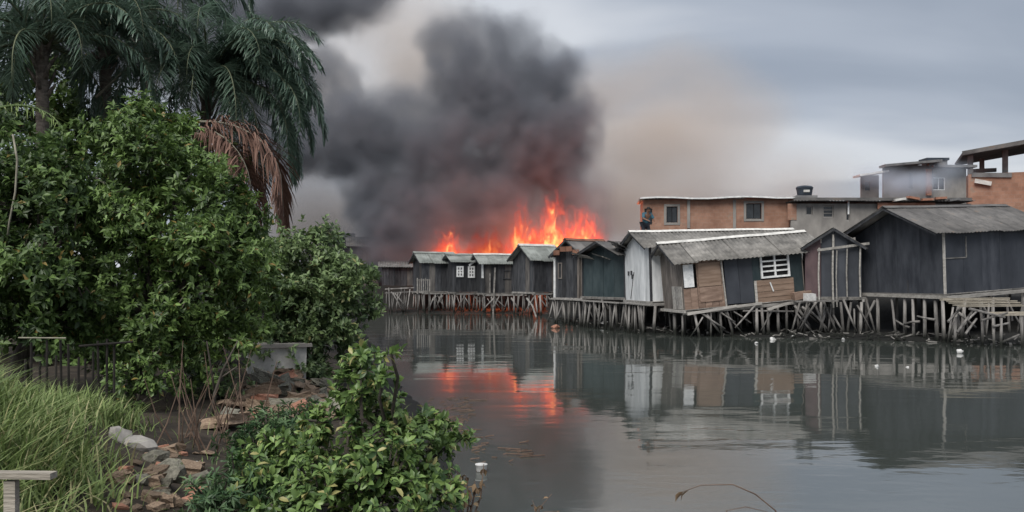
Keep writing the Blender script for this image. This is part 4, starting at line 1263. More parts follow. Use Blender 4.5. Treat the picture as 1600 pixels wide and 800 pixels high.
def leaf_mesh(name, pos, d, nor, ln, wd, tint, mat, fine=False, curl=0.15):
    """one mesh of many leaves. pos, d (direction), nor (face normal): (n,3); ln, wd, tint: (n,)"""
    n = len(pos)
    d = nrm(d)
    side = nrm(np.cross(d, nor))
    up = np.cross(side, d)
    ln = ln[:, None]; wd = wd[:, None]
    if fine:
        prof = [(0.0, 0.0, 0.0), (0.3, 0.42, 0.02), (0.65, 0.5, 0.0), (1.0, 0.0, -curl)]
        V = [pos]
        for (t, w, z) in prof[1:3]:
            c = pos + d * ln * t + up * ln * z
            V += [c + side * wd * w + up * wd * 0.10, c - up * wd * 0.06, c - side * wd * w + up * wd * 0.10]
        V.append(pos + d * ln + up * ln * (-curl))
        k = 8
        F = [(0, 1, 2), (0, 2, 3), (1, 4, 5, 2), (2, 5, 6, 3), (4, 7, 5), (5, 7, 6)]
    else:
        V = [pos, pos + d * ln * 0.5 + side * wd * 0.5 + up * wd * 0.12, pos + d * ln - up * ln * curl, pos + d * ln * 0.5 - side * wd * 0.5 + up * wd * 0.12]
        k = 4
        F = [(0, 1, 2), (0, 2, 3)]
    V = np.stack(V, axis=1).reshape(-1, 3)
    loops = []; starts = []; tot = 0; sizes = []
    base = (np.arange(n) * k)[:, None]
    per = np.concatenate([np.array(f) for f in F])
    li = (base + per[None, :]).reshape(-1)
    fs = np.array([len(f) for f in F])
    off = np.concatenate([[0], np.cumsum(fs)[:-1]])
    st = ((np.arange(n) * len(per))[:, None] + off[None, :]).reshape(-1)
    me = bpy.data.meshes.new(name)
    me.vertices.add(len(V)); me.vertices.foreach_set('co', V.astype(np.float32).reshape(-1))
    me.loops.add(len(li)); me.loops.foreach_set('vertex_index', li.astype(np.int32))
    me.polygons.add(len(st)); me.polygons.foreach_set('loop_start', st.astype(np.int32))
    me.update(calc_edges=True)
    at = me.attributes.new('tint', 'FLOAT', 'POINT')
    at.data.foreach_set('value', np.repeat(tint, k).astype(np.float32))
    me.materials.append(mat)
    return me


def ground_hit(px, py):
    y = 2.0
    while y < 70:
        p = P(px, py, y)
        if p.z <= max(0.0, ground_z(p.x, p.y)):
            return Vector((p.x, p.y, max(0.0, ground_z(p.x, p.y))))
        y += 0.05
    return P(px, py, 70)


def rosettes(clumps, n, leaf, k=9, sub=12, subr=0.38, shell=0.55, tint=(0.15, 0.75), yellow=0.015, droop=0.15, seed=1, flat=0.8):
    """clumps: (centre, (rx, ry, rz)). Twig-tip rosettes of k leaves, gathered in sub clumps. Returns leaf arrays and twig tips"""
    g = np.random.default_rng(seed)
    vol = np.array([c[1][0] * c[1][2] for c in clumps]) ** 1.0
    cnt = np.maximum(3, (n * vol / vol.sum()).astype(int))
    tips = []; outd = []; tb = []
    for (c, r), m in zip(clumps, cnt):
        c = np.array(c); r = np.array(r)
        sdirs = nrm(g.normal(size=(sub, 3)) + np.array([0, -0.15, 0.12]))
        srad = shell + (1 - shell) * g.random(sub)
        sc = c + sdirs * r * srad[:, None]
        sb = g.uniform(-0.28, 0.28, sub)
        idx = g.integers(0, sub, m)
        q = g.normal(size=(m, 3)) * 0.55
        p = sc[idx] + q * r * subr
        tips.append(p); outd.append(nrm((p - c) / r + g.normal(size=(m, 3)) * 0.35 + np.array([0, 0, 0.25]))); tb.append(sb[idx])
    tips = np.concatenate(tips); outd = np.concatenate(outd); tb = np.concatenate(tb)
    m = len(tips)
    # leaves radiate from each tip
    pos = np.repeat(tips, k, axis=0)
    ax = np.repeat(outd, k, axis=0)
    rnd = nrm(g.normal(size=(m * k, 3)))
    rad = nrm(rnd - ax * (rnd * ax).sum(1, keepdims=True))
    d = nrm(ax * g.uniform(0.1, 0.9, (m * k, 1)) + rad * flat + np.array([0, 0, -droop]))
    nor = nrm(ax * 0.8 + np.array([0, 0, 0.6]) + g.normal(size=(m * k, 3)) * 0.25)
    pos = pos + ax * g.uniform(-0.7, 0.2, (m * k, 1)) * leaf[0]
    ln = g.uniform(0.7, 1.15, m * k) * leaf[0]
    wd = ln * leaf[1] * g.uniform(0.8, 1.2, m * k)
    t = np.clip(np.repeat(tb, k) + g.uniform(tint[0], tint[1], m * k), 0, 0.85)
    t[g.random(m * k) < yellow] = 1.0
    return pos, d, nor, ln, wd, t, tips


def limb(a, b, r0, r1, seed, n=6, bend=0.12):
    g = random.Random(seed)
    a = Vector(a); b = Vector(b)
    L0 = (b - a).length
    pts = []
    for i in range(n):
        t = i / (n - 1)
        w = math.sin(math.pi * t) * L0 * bend
        pts.append(a.lerp(b, t) + Vector((g.uniform(-1, 1) * w, g.uniform(-1, 1) * w, g.uniform(0, 1) * w)))
    return pts, [r0 + (r1 - r0) * i / (n - 1) for i in range(n)]


def tree(name, label, cat, base, fork, clumps_px, n, leaf, mat, seed, k=9, group=None, trunk_r=0.14, bark=None, fine=False, tint=(0.1, 0.7), yellow=0.015, subr=0.38, part=0, crown='crown'):
    base = Vector(base); fork = Vector(fork)
    root = empty(name, base)
    inv = -base
    bark = bark or M['bark']
    pts, rr = limb(base - Vector((0, 0, 0.15)), fork, trunk_r, trunk_r * 0.7, seed)
    MB().pole([p + inv for p in pts], rr, 8).build('trunk', bark, root, True)
    cl = []
    for (px, py, Y, rpx, ry) in clumps_px:
        s_ = FPX / Y
        c = P(px, py, Y)
        cl.append(((c.x, c.y, c.z), (rpx / s_, ry, rpx / s_ * 0.9)))
        pts, rr = limb(fork, Vector(c), trunk_r * 0.45, 0.012, seed + int(px), bend=0.10)
        MB().pole([p + inv for p in pts], rr, 6).build('limb', bark, root, True)
    pos, d, nor, ln, wd, t, tips = rosettes(cl, n, leaf, k, tint=tint, yellow=yellow, seed=seed, subr=subr)
    g = np.random.default_rng(seed + 5)
    # twigs: short sticks under a share of the rosettes
    tw = MB()
    cs = np.array([c[0] for c in cl])
    for i in g.choice(len(tips), min(len(tips), 500), replace=False):
        p = tips[i]; c = cs[np.argmin(((cs - p) ** 2).sum(1))]
        q = p + (c - p) * 0.35
        tw.pole([Vector(q) + inv, Vector(p) + inv], [0.010, 0.004], 4, False)
    o = tw.build('twigs', bark, root); o['kind'] = 'stuff'
    pos = pos + np.array(inv)
    if part:
        # the nearest leaves are single parts, the rest stays one mass
        dist = ((pos + np.array(base)) - np.array([0, 0, CAM_H]))
        pix = ln * FPX / dist[:, 1]
        px_ = 800 + dist[:, 0] / dist[:, 1] * FPX; py_ = 434 - dist[:, 2] / dist[:, 1] * FPX
        front = (px_ > 0) & (px_ < 1600) & (py_ < 800) & (py_ > 0)
        sc_ = np.where(front, pix - 18 * (dist[:, 1] - dist[:, 1].min()), -1e9)
        sel = np.argsort(-sc_)[:part]
        keep = np.ones(len(pos), bool); keep[sel] = False
        protos = []
        for tv in (0.15, 0.35, 0.5, 0.65, 0.8, 1.0):
            protos.append((tv, leaf_mesh('leaf', np.zeros((1, 3)), np.array([[1.0, 0, 0]]), np.array([[0, 0, 1.0]]), np.array([1.0]), np.array([leaf[1]]), np.array([tv]), mat, True)))
        for i in sel:
            dd = Vector(nrm(d[i:i + 1])[0]); sd_ = dd.cross(Vector(nor[i])).normalized(); uu = sd_.cross(dd)
            m3 = Matrix((dd, -sd_, uu)).transposed()
            me = min(protos, key=lambda q: abs(q[0] - t[i]))[1]
            link_mesh('leaf', me, root, pos[i], m3.to_euler(), (ln[i],) * 3)
        pos, d, nor, ln, wd, t = pos[keep], d[keep], nor[keep], ln[keep], wd[keep], t[keep]
    o = bpy.data.objects.new(crown, leaf_mesh(crown, pos, d, nor, ln, wd, t, mat, fine))
    o.parent = root; COL.objects.link(o)
    if part: o['kind'] = 'stuff'
    tag(root, label, cat, group)
    return root


# ------------------------------------------------------------------ trees on the near bank
def gp(x, y):
    return Vector((x, y, ground_z(x, y)))


c1 = [(60, 330, 12.4, 85, .9), (20, 265, 12.8, 60, .9), (100, 300, 12.6, 65, .8), (25, 430, 12.0, 80, .9), (110, 420, 12.2, 80, .8), (60, 500, 12, 60, .7), (-60, 330, 12.5, 90, .9), (-70, 470, 12, 80, .8), (120, 235, 13.2, 32, .5), (10, 200, 13, 28, .4)]
tree('broadleaf_tree', 'dark dense broadleaf tree at the left edge behind the grass', 'tree', gp(-7.0, 12.6), P(70, 470, 12.6), c1, 2200, (0.125, 0.44), M['leaf_tree'], 3, 10, 'trees on the near bank', tint=(0.0, 0.5))
c2 = [(200, 215, 13.6, 55, .6), (240, 240, 13.4, 60, .7), (300, 270, 13.2, 60, .7), (180, 310, 13.4, 90, .9), (260, 350, 13.0, 95, .9), (340, 330, 13.2, 65, .7), (370, 400, 13.2, 60, .7), (310, 430, 12.8, 85, .8), (200, 440, 13.0, 95, .8), (150, 520, 13, 60, .6), (250, 520, 12.8, 75, .6), (330, 520, 13.0, 60, .6), (385, 470, 13.3, 50, .6), (285, 215, 13.6, 34, .3), (190, 575, 12.9, 45, .5), (300, 570, 12.7, 42, .5), (395, 420, 13.4, 40, .5), (300, 380, 12.4, 60, .5), (380, 350, 13.5, 40, .4), (230, 170, 13.8, 26, .3)]
tree('broadleaf_tree', 'tall bushy broadleaf tree with bright green tips in front of the palms', 'tree', gp(-5.6, 13.4), P(240, 480, 13.4), c2, 3600, (0.115, 0.40), M['leaf_tree'], 8, 10, 'trees on the near bank', tint=(0.1, 0.8), yellow=0.02)
c3 = [(485, 385, 17.2, 52, .8), (530, 430, 17.2, 50, .8), (555, 470, 17.0, 38, .6), (500, 470, 16.6, 70, .8), (440, 430, 17.2, 55, .8), (455, 500, 16.4, 60, .7), (520, 530, 16.6, 45, .6), (420, 540, 16.2, 45, .6), (480, 560, 16.4, 45, .5), (575, 435, 17.4, 22, .4), (400, 480, 16.4, 50, .6), (470, 420, 17.5, 50, .7)]
tree('mangrove_tree', 'rounded grey-green mangrove tree at the water beside the far shacks', 'tree', gp(-4.3, 17.2), P(480, 520, 17.2), c3, 2300, (0.125, 0.45), M['leaf_mangrove'], 12, 9, 'trees on the near bank', tint=(0.1, 0.8), yellow=0.02)

c6 = [(40, 330, 19, 95, 1.2), (150, 320, 20, 90, 1.2), (250, 310, 20, 80, 1.2), (330, 350, 20, 80, 1.1), (60, 430, 18, 120, 1.2), (190, 430, 18.5, 120, 1.2), (310, 450, 19, 100, 1.1), (380, 430, 20, 70, 1), (120, 540, 17.5, 100, 1), (260, 550, 18, 90, 1), (360, 540, 18.5, 70, 1), (0, 540, 17, 90, 1), (420, 400, 21, 45, .8), (285, 225, 22, 45, .8), (240, 215, 22, 50, .8), (330, 265, 22, 45, .8), (110, 230, 21.5, 50, .8), (60, 250, 20, 50, .8)]
tree('broadleaf_tree', 'shaded tree filling the gap under the palms, behind the other trees', 'tree', gp(-9.6, 18.6), P(190, 480, 18.6), c6, 2600, (0.19, 0.5), M['leaf_tree'], 17, 10, 'trees on the near bank', tint=(0.0, 0.45))

c7 = [(40, 165, 27, 62, 1.2), (115, 190, 27, 62, 1.2), (195, 195, 27, 55, 1.1), (-40, 150, 27, 70, 1.2), (250, 215, 27.5, 45, 1), (90, 120, 28, 50, 1), (330, 235, 28, 42, 1)]
tree('broadleaf_tree', 'tree hidden behind the palm trunks, only its dark leaves showing between them', 'tree', gp(-13.2, 27.5), P(110, 330, 27.5), c7, 1300, (0.24, 0.5), M['leaf_tree'], 23, 10, 'trees on the near bank', tint=(0.0, 0.35))

# foreground shrub: its largest leaves are single parts
c4 = [(570, 560, 7.2, 28, .16), (600, 590, 7.0, 22, .14), (545, 600, 7.4, 38, .22), (590, 640, 7.4, 50, .3), (530, 660, 7.4, 50, .3), (640, 660, 7.5, 45, .28), (570, 710, 7.2, 65, .35), (490, 720, 7.2, 60, .35), (650, 720, 7.3, 60, .35), (700, 690, 7.8, 30, .2), (722, 684, 7.9, 18, .12), (600, 775, 6.9, 80, .4), (500, 790, 6.8, 80, .4), (670, 780, 7.1, 45, .3), (610, 550, 6.8, 12, .08), (440, 725, 7.3, 50, .28), (410, 770, 7.0, 50, .28)]
tree('mangrove_shrub', 'bright green leafy shrub in the foreground at the water edge', 'shrub', gp(-1.15, 7.3), P(585, 790, 7.3), c4, 900, (0.086, 0.44), M['leaf_bush'], 21, 10, None, 0.05, fine=True, tint=(0.0, 0.9), yellow=0.07, subr=0.5, part=300, crown='foliage')
c5 = [(400, 720, 7.6, 55, .3), (440, 770, 7.2, 60, .35), (370, 780, 7.0, 60, .35), (430, 690, 8.0, 45, .25), (340, 800, 6.8, 50, .3), (470, 660, 8.2, 35, .2)]
tree('low_shrub', 'dull dark green narrow-leaved shrub left of the bright foreground shrub', 'shrub', gp(-2.1, 7.2), P(420, 810, 7.3), c5, 620, (0.085, 0.24), M['leaf_low'], 31, 12, None, 0.03, tint=(0.05, 0.8), yellow=0.03, subr=0.5)
# small undergrowth
for i, (px, py, Y, rp, nn, lab, mt) in enumerate([(215, 590, 12.0, 50, 130, 'dim undergrowth bush in the shade behind the pale rocks', 'leaf_tree'), (330, 590, 13.5, 40, 100, 'small thin bush at the left end of the rubble heap', 'leaf_mangrove')]):
    b = P(px, py, Y); gz_ = ground_z(b.x, b.y)
    tree('undergrowth', lab, 'bush', (b.x, b.y, gz_), P(px, py + rp * 0.5, Y), [(px, py, Y, rp, rp * Y / FPX), (px + rp * .8, py + 12, Y, rp * .7, rp * .7 * Y / FPX), (px - rp * .7, py + 8, Y, rp * .7, rp * .7 * Y / FPX)], nn, (0.10, 0.45), M[mt], 50 + i, 8, None, 0.025 if i < 2 else 0.006, tint=(0.1, 0.7))


# ------------------------------------------------------------------ palms
def frond_meshes(az, el, L0, droop, nleaf, llen, mat, g, hang=0.27, base=Vector((0, 0, 0)), wid=0.042, tint=(0.1, 0.9)):
    """arched rachis with hanging leaflets on both sides"""
    n = 14
    pts = [Vector(base)]
    e = el
    h = Vector((math.cos(az), math.sin(az), 0))
    st = L0 / n
    for i in range(n):
        t = (i + 1) / n
        e -= droop / n * (0.5 + 1.3 * t)
        e = max(e, -1.5)
        pts.append(pts[-1] + (h * math.cos(e) + Vector((0, 0, math.sin(e)))) * st)
    rach = MB().pole(pts, [0.035 * (1 - i / (n + 1)) + 0.004 for i in range(n + 1)], 5)
    pos = []; d = []; ln = []
    side = Vector((-h.y, h.x, 0))
    for i in range(nleaf):
        t = 0.10 + 0.90 * i / nleaf
        f = t * n; k = min(int(f), n - 1)
        p = pts[k].lerp(pts[k + 1], f - k)
        tan = (pts[k + 1] - pts[k]).normalized()
        for s_ in (-1, 1):
            q = side * s_ * g.uniform(0.45, 1.0) + tan * g.uniform(0.35, 0.85) + Vector((0, 0, g.uniform(-0.5, 0.55)))
            pos.append(p); d.append(q.normalized())
            ln.append(llen * (0.55 + 0.75 * math.sin(math.pi * min(1, t * 0.9 + 0.08))) * g.uniform(0.8, 1.1))
    pos = np.array(pos); d = np.array(d); ln = np.array(ln)
    m = len(pos)
    # strip of 3 segments bending down
    sd = nrm(np.cross(d, np.array([0, 0, 1.0])))
    segs = [pos]
    cur = d.copy(); p = pos.copy()
    for k, bend in enumerate((0.35, 0.8, 1.1)):
        cur = nrm(cur + np.array([0, 0, -1.0]) * hang * bend * np.array([[g.uniform(0.6, 1.3)] for _ in range(m)]))
        p = p + cur * ln[:, None] / 3
        segs.append(p)
    wds = [0.5, 1.0, 0.7, 0.08]
    V = []
    for q, w in zip(segs, wds):
        V += [q + sd * wid * w * 0.5, q - sd * wid * w * 0.5]
    V = np.stack(V, 1).reshape(-1, 3)
    F = []
    for i in range(m):
        b = i * 8
        F += [(b, b + 1, b + 3, b + 2), (b + 2, b + 3, b + 5, b + 4), (b + 4, b + 5, b + 7, b + 6)]
    me = bpy.data.meshes.new('frond')
    me.from_pydata(V.tolist(), [], F)
    at = me.attributes.new('tint', 'FLOAT', 'POINT')
    tv = np.array([g.uniform(*tint) for _ in range(m)])
    at.data.foreach_set('value', np.repeat(tv, 8).astype(np.float32))
    me.materials.append(mat)
    me.update()
    return me, rach


def palm(label, base, heart, nf, L0, seed, azbias=None, nleaf=70, llen=0.75, lean=0.0, r=0.17):
    g = random.Random(seed)
    base = Vector(base); heart = Vector(heart)
    root = empty('palm_tree', base)
    H = heart - base
    pts = [Vector((0, 0, -0.2))] + [H * t + Vector((math.sin(t * 3) * lean, 0, 0)) for t in (0.25, 0.5, 0.75, 1.0)]
    mb = MB()
    # ringed trunk
    m = 26
    ring = []; rad = []
    for i in range(m):
        t = i / (m - 1) * (len(pts) - 1); k = min(int(t), len(pts) - 2)
        ring.append(pts[k].lerp(pts[k + 1], t - k)); rad.append(r * (1.1 - 0.25 * i / m) * (1.07 if i % 2 else 0.97))
    mb.pole(ring, rad, 10).build('trunk', M['palm_bark'], root, True)
    # old leaf bases below the heart
    for i in range(14):
        a = i * 2.4; z = -1.3 + i * 0.09
        p = H + Vector((0, 0, z))
        d = Vector((math.cos(a), math.sin(a), 0))
        MB().pole([p + d * r * 0.7, p + d * (r + 0.07) + Vector((0, 0, .22)), p + d * (r + 0.17) + Vector((0, 0, g.uniform(.3, .5)))], [0.06, 0.045, 0.02], 5).build('leaf_base', M['palm_bark'], root, True)
    for i in range(nf):
        u = i / nf
        az = i * 2.39996 + g.uniform(-.2, .2)
        if azbias is not None and g.random() < 0.55:
            az = azbias + g.uniform(-0.9, 0.9)
        el = R(82 - 75 * u) + g.uniform(-.12, .12)
        me, rach = frond_meshes(az, el, L0 * g.uniform(.85, 1.1), R(112) + g.uniform(-.3, .3), nleaf, llen, M['leaf_palm'], g, base=H + Vector((math.cos(az), math.sin(az), 0)) * 0.12)
        o = link_mesh('frond', me, root)
        rach.build('rachis', M['rachis'], o, True)
    tag(root, label, 'palm tree', 'palms on the near bank')
    return root


pa = palm('palm with a broad drooping crown of dark fronds against the smoke', gp(-9.3, 26.0), P(325, 135, 26.0), 62, 4.2, 5, azbias=-0.15, nleaf=95, llen=0.55)
pb = palm('palm in the middle, its bare trunk showing above the bright tree', gp(-11.0, 24.5), P(163, 45, 24.5), 30, 4.0, 9, nleaf=80, llen=0.58)
pc = palm('leftmost palm with a mottled trunk at the top left corner', gp(-11.6, 22.2), P(66, 70, 22.2), 26, 3.3, 14, nleaf=70, llen=0.55)
pd = palm('palm behind the middle one whose fronds hang from the top edge', gp(-11.8, 29.0), P(232, -35, 29.0), 40, 4.8, 19, nleaf=85, llen=0.62)
# dead brown frond hanging from the right palm
g_ = random.Random(4)
b_ = P(296, 192, 22.5) - Vector(pa.location)
for az_, el_, L1_, dr_, ll_, off in ((-0.12, 0.15, 4.2, 112, 0.95, (0, 0, 0)), (-0.4, 0.0, 4.0, 104, 0.85, (-0.15, -0.2, -0.1)), (0.2, -0.1, 3.6, 100, 0.8, (-0.1, 0.2, -0.2))):
    me, rach = frond_meshes(az_, el_, L1_, R(dr_), 150, ll_, M['leaf_dead'], g_, hang=0.5, base=b_ + Vector(off), wid=0.040)
    o = link_mesh('dead_frond', me, pa); o['label'] = 'dead brown frond hanging down in an arc'
    rach.build('rachis', M['pale_twig'], o, True)
# broken stalks on the middle palm, pale arched frond at the left edge
for a, b, r0 in ((P(150, 152, 23.8), P(212, 94, 23.5), 0.035), (P(182, 92, 23.8), P(205, 58, 23.6), 0.02), (P(205, 58, 23.6), P(220, 82, 23.5), 0.02)):
    MB().pole([a - Vector(pb.location), b - Vector(pb.location)], [r0, r0 * 0.6], 5).build('broken_stalk', M['pale_twig'], pb)
me, rach = frond_meshes(-0.1, 0.5, 2.0, R(75), 40, 0.35, M['grass'], g_, base=P(-40, 185, 16) - Vector(pc.location), wid=0.02)
o = link_mesh('frond', me, pc); rach.build('rachis', M['grass'], o, True)
MB().pole([P(20, 210, 11.5), P(27, 250, 11.4), P(24, 300, 11.5), P(14, 350, 11.4), P(10, 385, 11.5)], [0.012, 0.014, 0.013, 0.012, 0.01], 5).build('hanging_vine', M['pale_twig'], None, True)
tag(bpy.data.objects['hanging_vine'], 'thin pale vine hanging in the dark tree at the left edge', 'vine')


# ------------------------------------------------------------------ grass
def blades(name, xy, h, lean, wid, tint, mat, seed):
    g = np.random.default_rng(seed)
    n = len(xy)
    z = np.array([ground_z(a, b) for a, b in xy])
    p0 = np.column_stack([xy, z - 0.02])
    az = g.uniform(0, 2 * math.pi, n)
    ld = np.column_stack([np.cos(az), np.sin(az), np.zeros(n)])
    sd = np.column_stack([-np.sin(az + g.uniform(-.8, .8, n)), np.cos(az), np.zeros(n)])
    V = []
    for t, w in ((0, 1.0), (0.4, 0.9), (0.75, 0.6), (1.0, 0.05)):
        c = p0 + np.array([0, 0, 1.0]) * (h * (t - 0.25 * lean * t * t))[:, None] + ld * (h * lean * t * t)[:, None]
        V += [c + sd * wid * w / 2, c - sd * wid * w / 2]
    V = np.stack(V, 1).reshape(-1, 3)
    base = (np.arange(n) * 8)[:, None]
    per = np.array([0, 1, 3, 2, 2, 3, 5, 4, 4, 5, 7, 6])
    li = (base + per[None]).reshape(-1)
    me = bpy.data.meshes.new(name)
    me.vertices.add(len(V)); me.vertices.foreach_set('co', V.astype(np.float32).reshape(-1))
    me.loops.add(len(li)); me.loops.foreach_set('vertex_index', li.astype(np.int32))
    me.polygons.add(3 * n); me.polygons.foreach_set('loop_start', (np.arange(3 * n) * 4).astype(np.int32))
    me.update(calc_edges=True)
    at = me.attributes.new('tint', 'FLOAT', 'POINT'); at.data.foreach_set('value', np.repeat(tint, 8).astype(np.float32))
    me.materials.append(mat)
    o = bpy.data.objects.new(name, me); COL.objects.link(o)
    return o


def grass():
    g = np.random.default_rng(3)
    n = 70000
    x = g.uniform(-7.5, -1.9, n); y = g.uniform(2.6, 11.0, n)
    # right border of the mound leans away with distance
    edge = -1.95 - 0.37 * (y - 3) + 0.22 * np.sin(y * 2.1) + g.normal(size=n) * 0.18
    keep = x < edge
    x, y, edge = x[keep], y[keep], edge[keep]
    tuft = np.sin(x * 5.1 + 1.2 * np.sin(y * 3.3)) * np.sin(y * 4.7 + x) * 0.5 + 0.5
    k2 = g.random(len(x)) < 0.45 + 0.55 * tuft
    x, y, edge, tuft = x[k2], y[k2], edge[k2], tuft[k2]
    m = len(x)
    near_edge = np.clip((x - edge + 1.1) / 1.1, 0, 1)
    h = g.uniform(0.20, 0.52, m) * (0.75 + 0.5 * tuft) * (1 - 0.35 * near_edge)
    h *= np.clip((y - 1.5) / 3.0, 0.45, 1.0)
    lean = g.uniform(0.2, 1.35, m)
    t = np.clip(g.uniform(0.1, 0.75, m) + 0.15 * (tuft - 0.5), 0, 0.85)
    dry = g.random(m) < 0.12 + 0.5 * near_edge * np.clip((8.5 - y) / 5, 0, 1)
    t[dry] = g.uniform(0.86, 1.0, dry.sum())
    o = blades('tall_grass', np.column_stack([x, y]), h, lean, 0.017, t, M['grass'], 5)
    tag(o, 'tall green and straw-coloured grass on the left foreground mound', None, None, 'stuff')
    # sparse grass between the stones and under the trees
    n = 4500
    x = g.uniform(-9, -1.2, n); y = g.uniform(6, 19, n)
    ex = -1.95 - 0.26 * (y - 3)
    sh = np.interp(y, _ny, _nx)
    kk = (x > ex - 0.5) & (x < sh - 0.4) & (g.random(n) < 0.5)
    x, y = x[kk], y[kk]
    o = blades('sparse_grass', np.column_stack([x, y]), g.uniform(0.06, 0.22, len(x)), g.uniform(.2, 1, len(x)), 0.008, g.uniform(0.2, 1.0, len(x)), M['grass'], 6)
    tag(o, 'sparse short grass between rocks and rubble on the bank', None, None, 'stuff')


grass()


# ------------------------------------------------------------------ rocks, rubble, debris on the bank
def rock_mesh(seed, flat=0.7, jag=0.25, mat=None, sub=2):
    g = random.Random(seed)
    bm = bmesh.new()
    bmesh.ops.create_icosphere(bm, subdivisions=sub, radius=1.0)
    ph = [g.uniform(0, 6) for _ in range(6)]
    for v in bm.verts:
        c = v.co.copy()
        f = 1 + jag * (math.sin(c.x * 2.3 + ph[0]) * math.cos(c.y * 2.1 + ph[1]) + 0.5 * math.sin(c.z * 4 + ph[2] + c.x * 3)) + g.uniform(-.06, .06)
        v.co = c * f
        v.co.z *= flat
    # broken faces
    for _ in range(3):
        nrm_ = Vector((g.uniform(-1, 1), g.uniform(-1, 1), g.uniform(-.2, 1))).normalized()
        dd = g.uniform(0.55, 0.8)
        for v in bm.verts:
            e = v.co.dot(nrm_) - dd
            if e > 0: v.co -= nrm_ * e
    me = bpy.data.meshes.new('rock'); bm.to_mesh(me); bm.free()
    me.materials.append(mat or M['rock'])
    return me


def slab_mesh(seed, mat):
    g = random.Random(seed)
    bm = bmesh.new()
    bmesh.ops.create_cube(bm, size=2)
    bmesh.ops.subdivide_edges(bm, edges=bm.edges[:], cuts=2, use_grid_fill=True)
    for v in bm.verts:
        v.co += Vector((g.uniform(-.16, .16), g.uniform(-.16, .16), g.uniform(-.12, .12)))
        if v.co.x > 0.6 and v.co.y > 0.3: v.co.x -= 0.4
    me = bpy.data.meshes.new('chunk'); bm.to_mesh(me); bm.free()
    me.materials.append(mat)
    return me


ROCKS = [(186, 676, 24, 'small squarish pale rock at the grass edge beside the round one'), (213, 684, 34, 'round pale rock beside the tall grass'), (262, 728, 40, 'large mossy rock below the round pale rock'), (238, 708, 26, 'mossy rock between the round pale rock and the largest one'),
         (300, 752, 20, 'lowest mossy rock right of the largest one'), (222, 745, 22, 'half-buried rock on the slope below the grass edge'), (348, 656, 14, 'small pale stone at the foot of the rubble heap'), (308, 722, 11, 'white stone in the dark hollow below the dry stems')]
for i, (px, py, rp, lab) in enumerate(ROCKS):
    h = ground_hit(px, py + rp * 0.5); s_ = FPX / h.y; r_ = rp / s_ * 0.82
    o = link_mesh('rock', rock_mesh(70 + i, 0.7 if i != 0 else 0.9, mat=M['render_grey'] if i < 2 else (M['rock'] if i < 6 else M['ridge'])), None, h + Vector((0, 0, r_ * 0.12)), (0, 0, random.uniform(0, 6)), (r_ * 1.05, r_ * 0.9, r_))
    tag(o, lab, 'rock', 'rocks on the bank')
protos = [slab_mesh(i, m) for i, m in enumerate([M['rubble'], M['rubble'], M['rubble'], M['terracotta'], M['rock'], M['rubble']])] + [rock_mesh(90 + i, 0.6, 0.3, M['rubble'], 1) for i in range(3)]
g_ = random.Random(33)
for i in range(110):
    px = g_.uniform(345, 520); py = g_.uniform(588, 672)
    if px < 400 and py < 610: continue
    h = ground_hit(px, py); s_ = FPX / h.y
    a = g_.uniform(0.08, 0.24)
    me = g_.choice(protos)
    o = link_mesh('rubble_chunk', me, None, h + Vector((0, 0, 0.02 + g_.uniform(0, .06))), (g_.uniform(-.4, .4), g_.uniform(-.4, .4), g_.uniform(0, 6)), (a * g_.uniform(.7, 1.5), a * 0.75, a * g_.uniform(.22, .5)))
    mn = me.materials[0].name
    tag(o, {'rubble': 'broken brown masonry chunk lying in the rubble heap', 'terracotta': 'broken orange-red brick piece lying in the rubble heap', 'rock': 'flat grey stone lying in the rubble heap'}[mn], 'rubble', 'chunks in the rubble heap')
for i in range(60):
    px = g_.uniform(185, 330); py = g_.uniform(700, 800)
    h = ground_hit(px, py)
    if h.x < -1.95 - 0.26 * (h.y - 3) - 0.1: continue
    a = g_.uniform(0.03, 0.085)
    o = link_mesh('bank_stone', g_.choice(protos), None, h + Vector((0, 0, 0.01)), (g_.uniform(-.3, .3), g_.uniform(-.3, .3), g_.uniform(0, 6)), (a * 1.2, a, a * .6))
    tag(o, 'small stone scattered on the bare slope below the mossy rocks', 'stone', 'small stones on the slope')
# pale masonry box under the mangrove
h = P(385, 600, 15.6)
bx_ = empty('masonry_box', (h.x, h.y, h.z - 0.1), R(18))
MB().box((0.52, 0.5, 0.36), (1.0, 1.0, 0.72), j=0.02).build('box_body', M['ridge'], bx_)
MB().box((0.55, 0.48, 0.76), (1.12, 1.1, 0.07), j=0.015).build('lid_slab', M['render_grey'], bx_)
MB().box((0.22, -0.005, 0.14), (0.40, 0.03, 0.24)).build('rust_stain_panel', M['terracotta'], bx_)
tag(bx_, 'pale weathered masonry box with a lid slab at the top of the rubble', 'box')
# dry upright stems in the hollow
ds = empty('dry_stems', ground_hit(300, 700))
for i in range(24):
    a = Vector((g_.uniform(-.45, .45), g_.uniform(-.4, .6), -.05))
    b = a + Vector((g_.uniform(-.35, .35), g_.uniform(-.2, .2), g_.uniform(.5, 1.15)))
    MB().pole([a, a.lerp(b, .5) + Vector((g_.uniform(-.06, .06), 0, 0)), b], [0.010, 0.007, 0.003], 5).build('stem', M['twig'], ds)
tag(ds, 'bunch of leafless reddish dry stems between the rocks and the rubble', 'stems')
# forked dark sapling at the rubble
sp_ = empty('bare_sapling', ground_hit(330, 650))
for pts, rr in (([(0, 0, -.05), (.05, 0, .3), (.16, 0, .62), (.34, .05, 1.0)], [.03, .026, .018, .008]), ([(.05, 0, .3), (-.02, .02, .7), (-.06, 0, 1.0)], [.02, .014, .008]), ([(.12, 0, .5), (.35, 0, .66)], [.014, .008])):
    MB().pole(pts, rr, 6).build('stem', M['bark'], sp_, True)
tag(sp_, 'dark forked bare sapling left of the rubble heap', 'sapling')
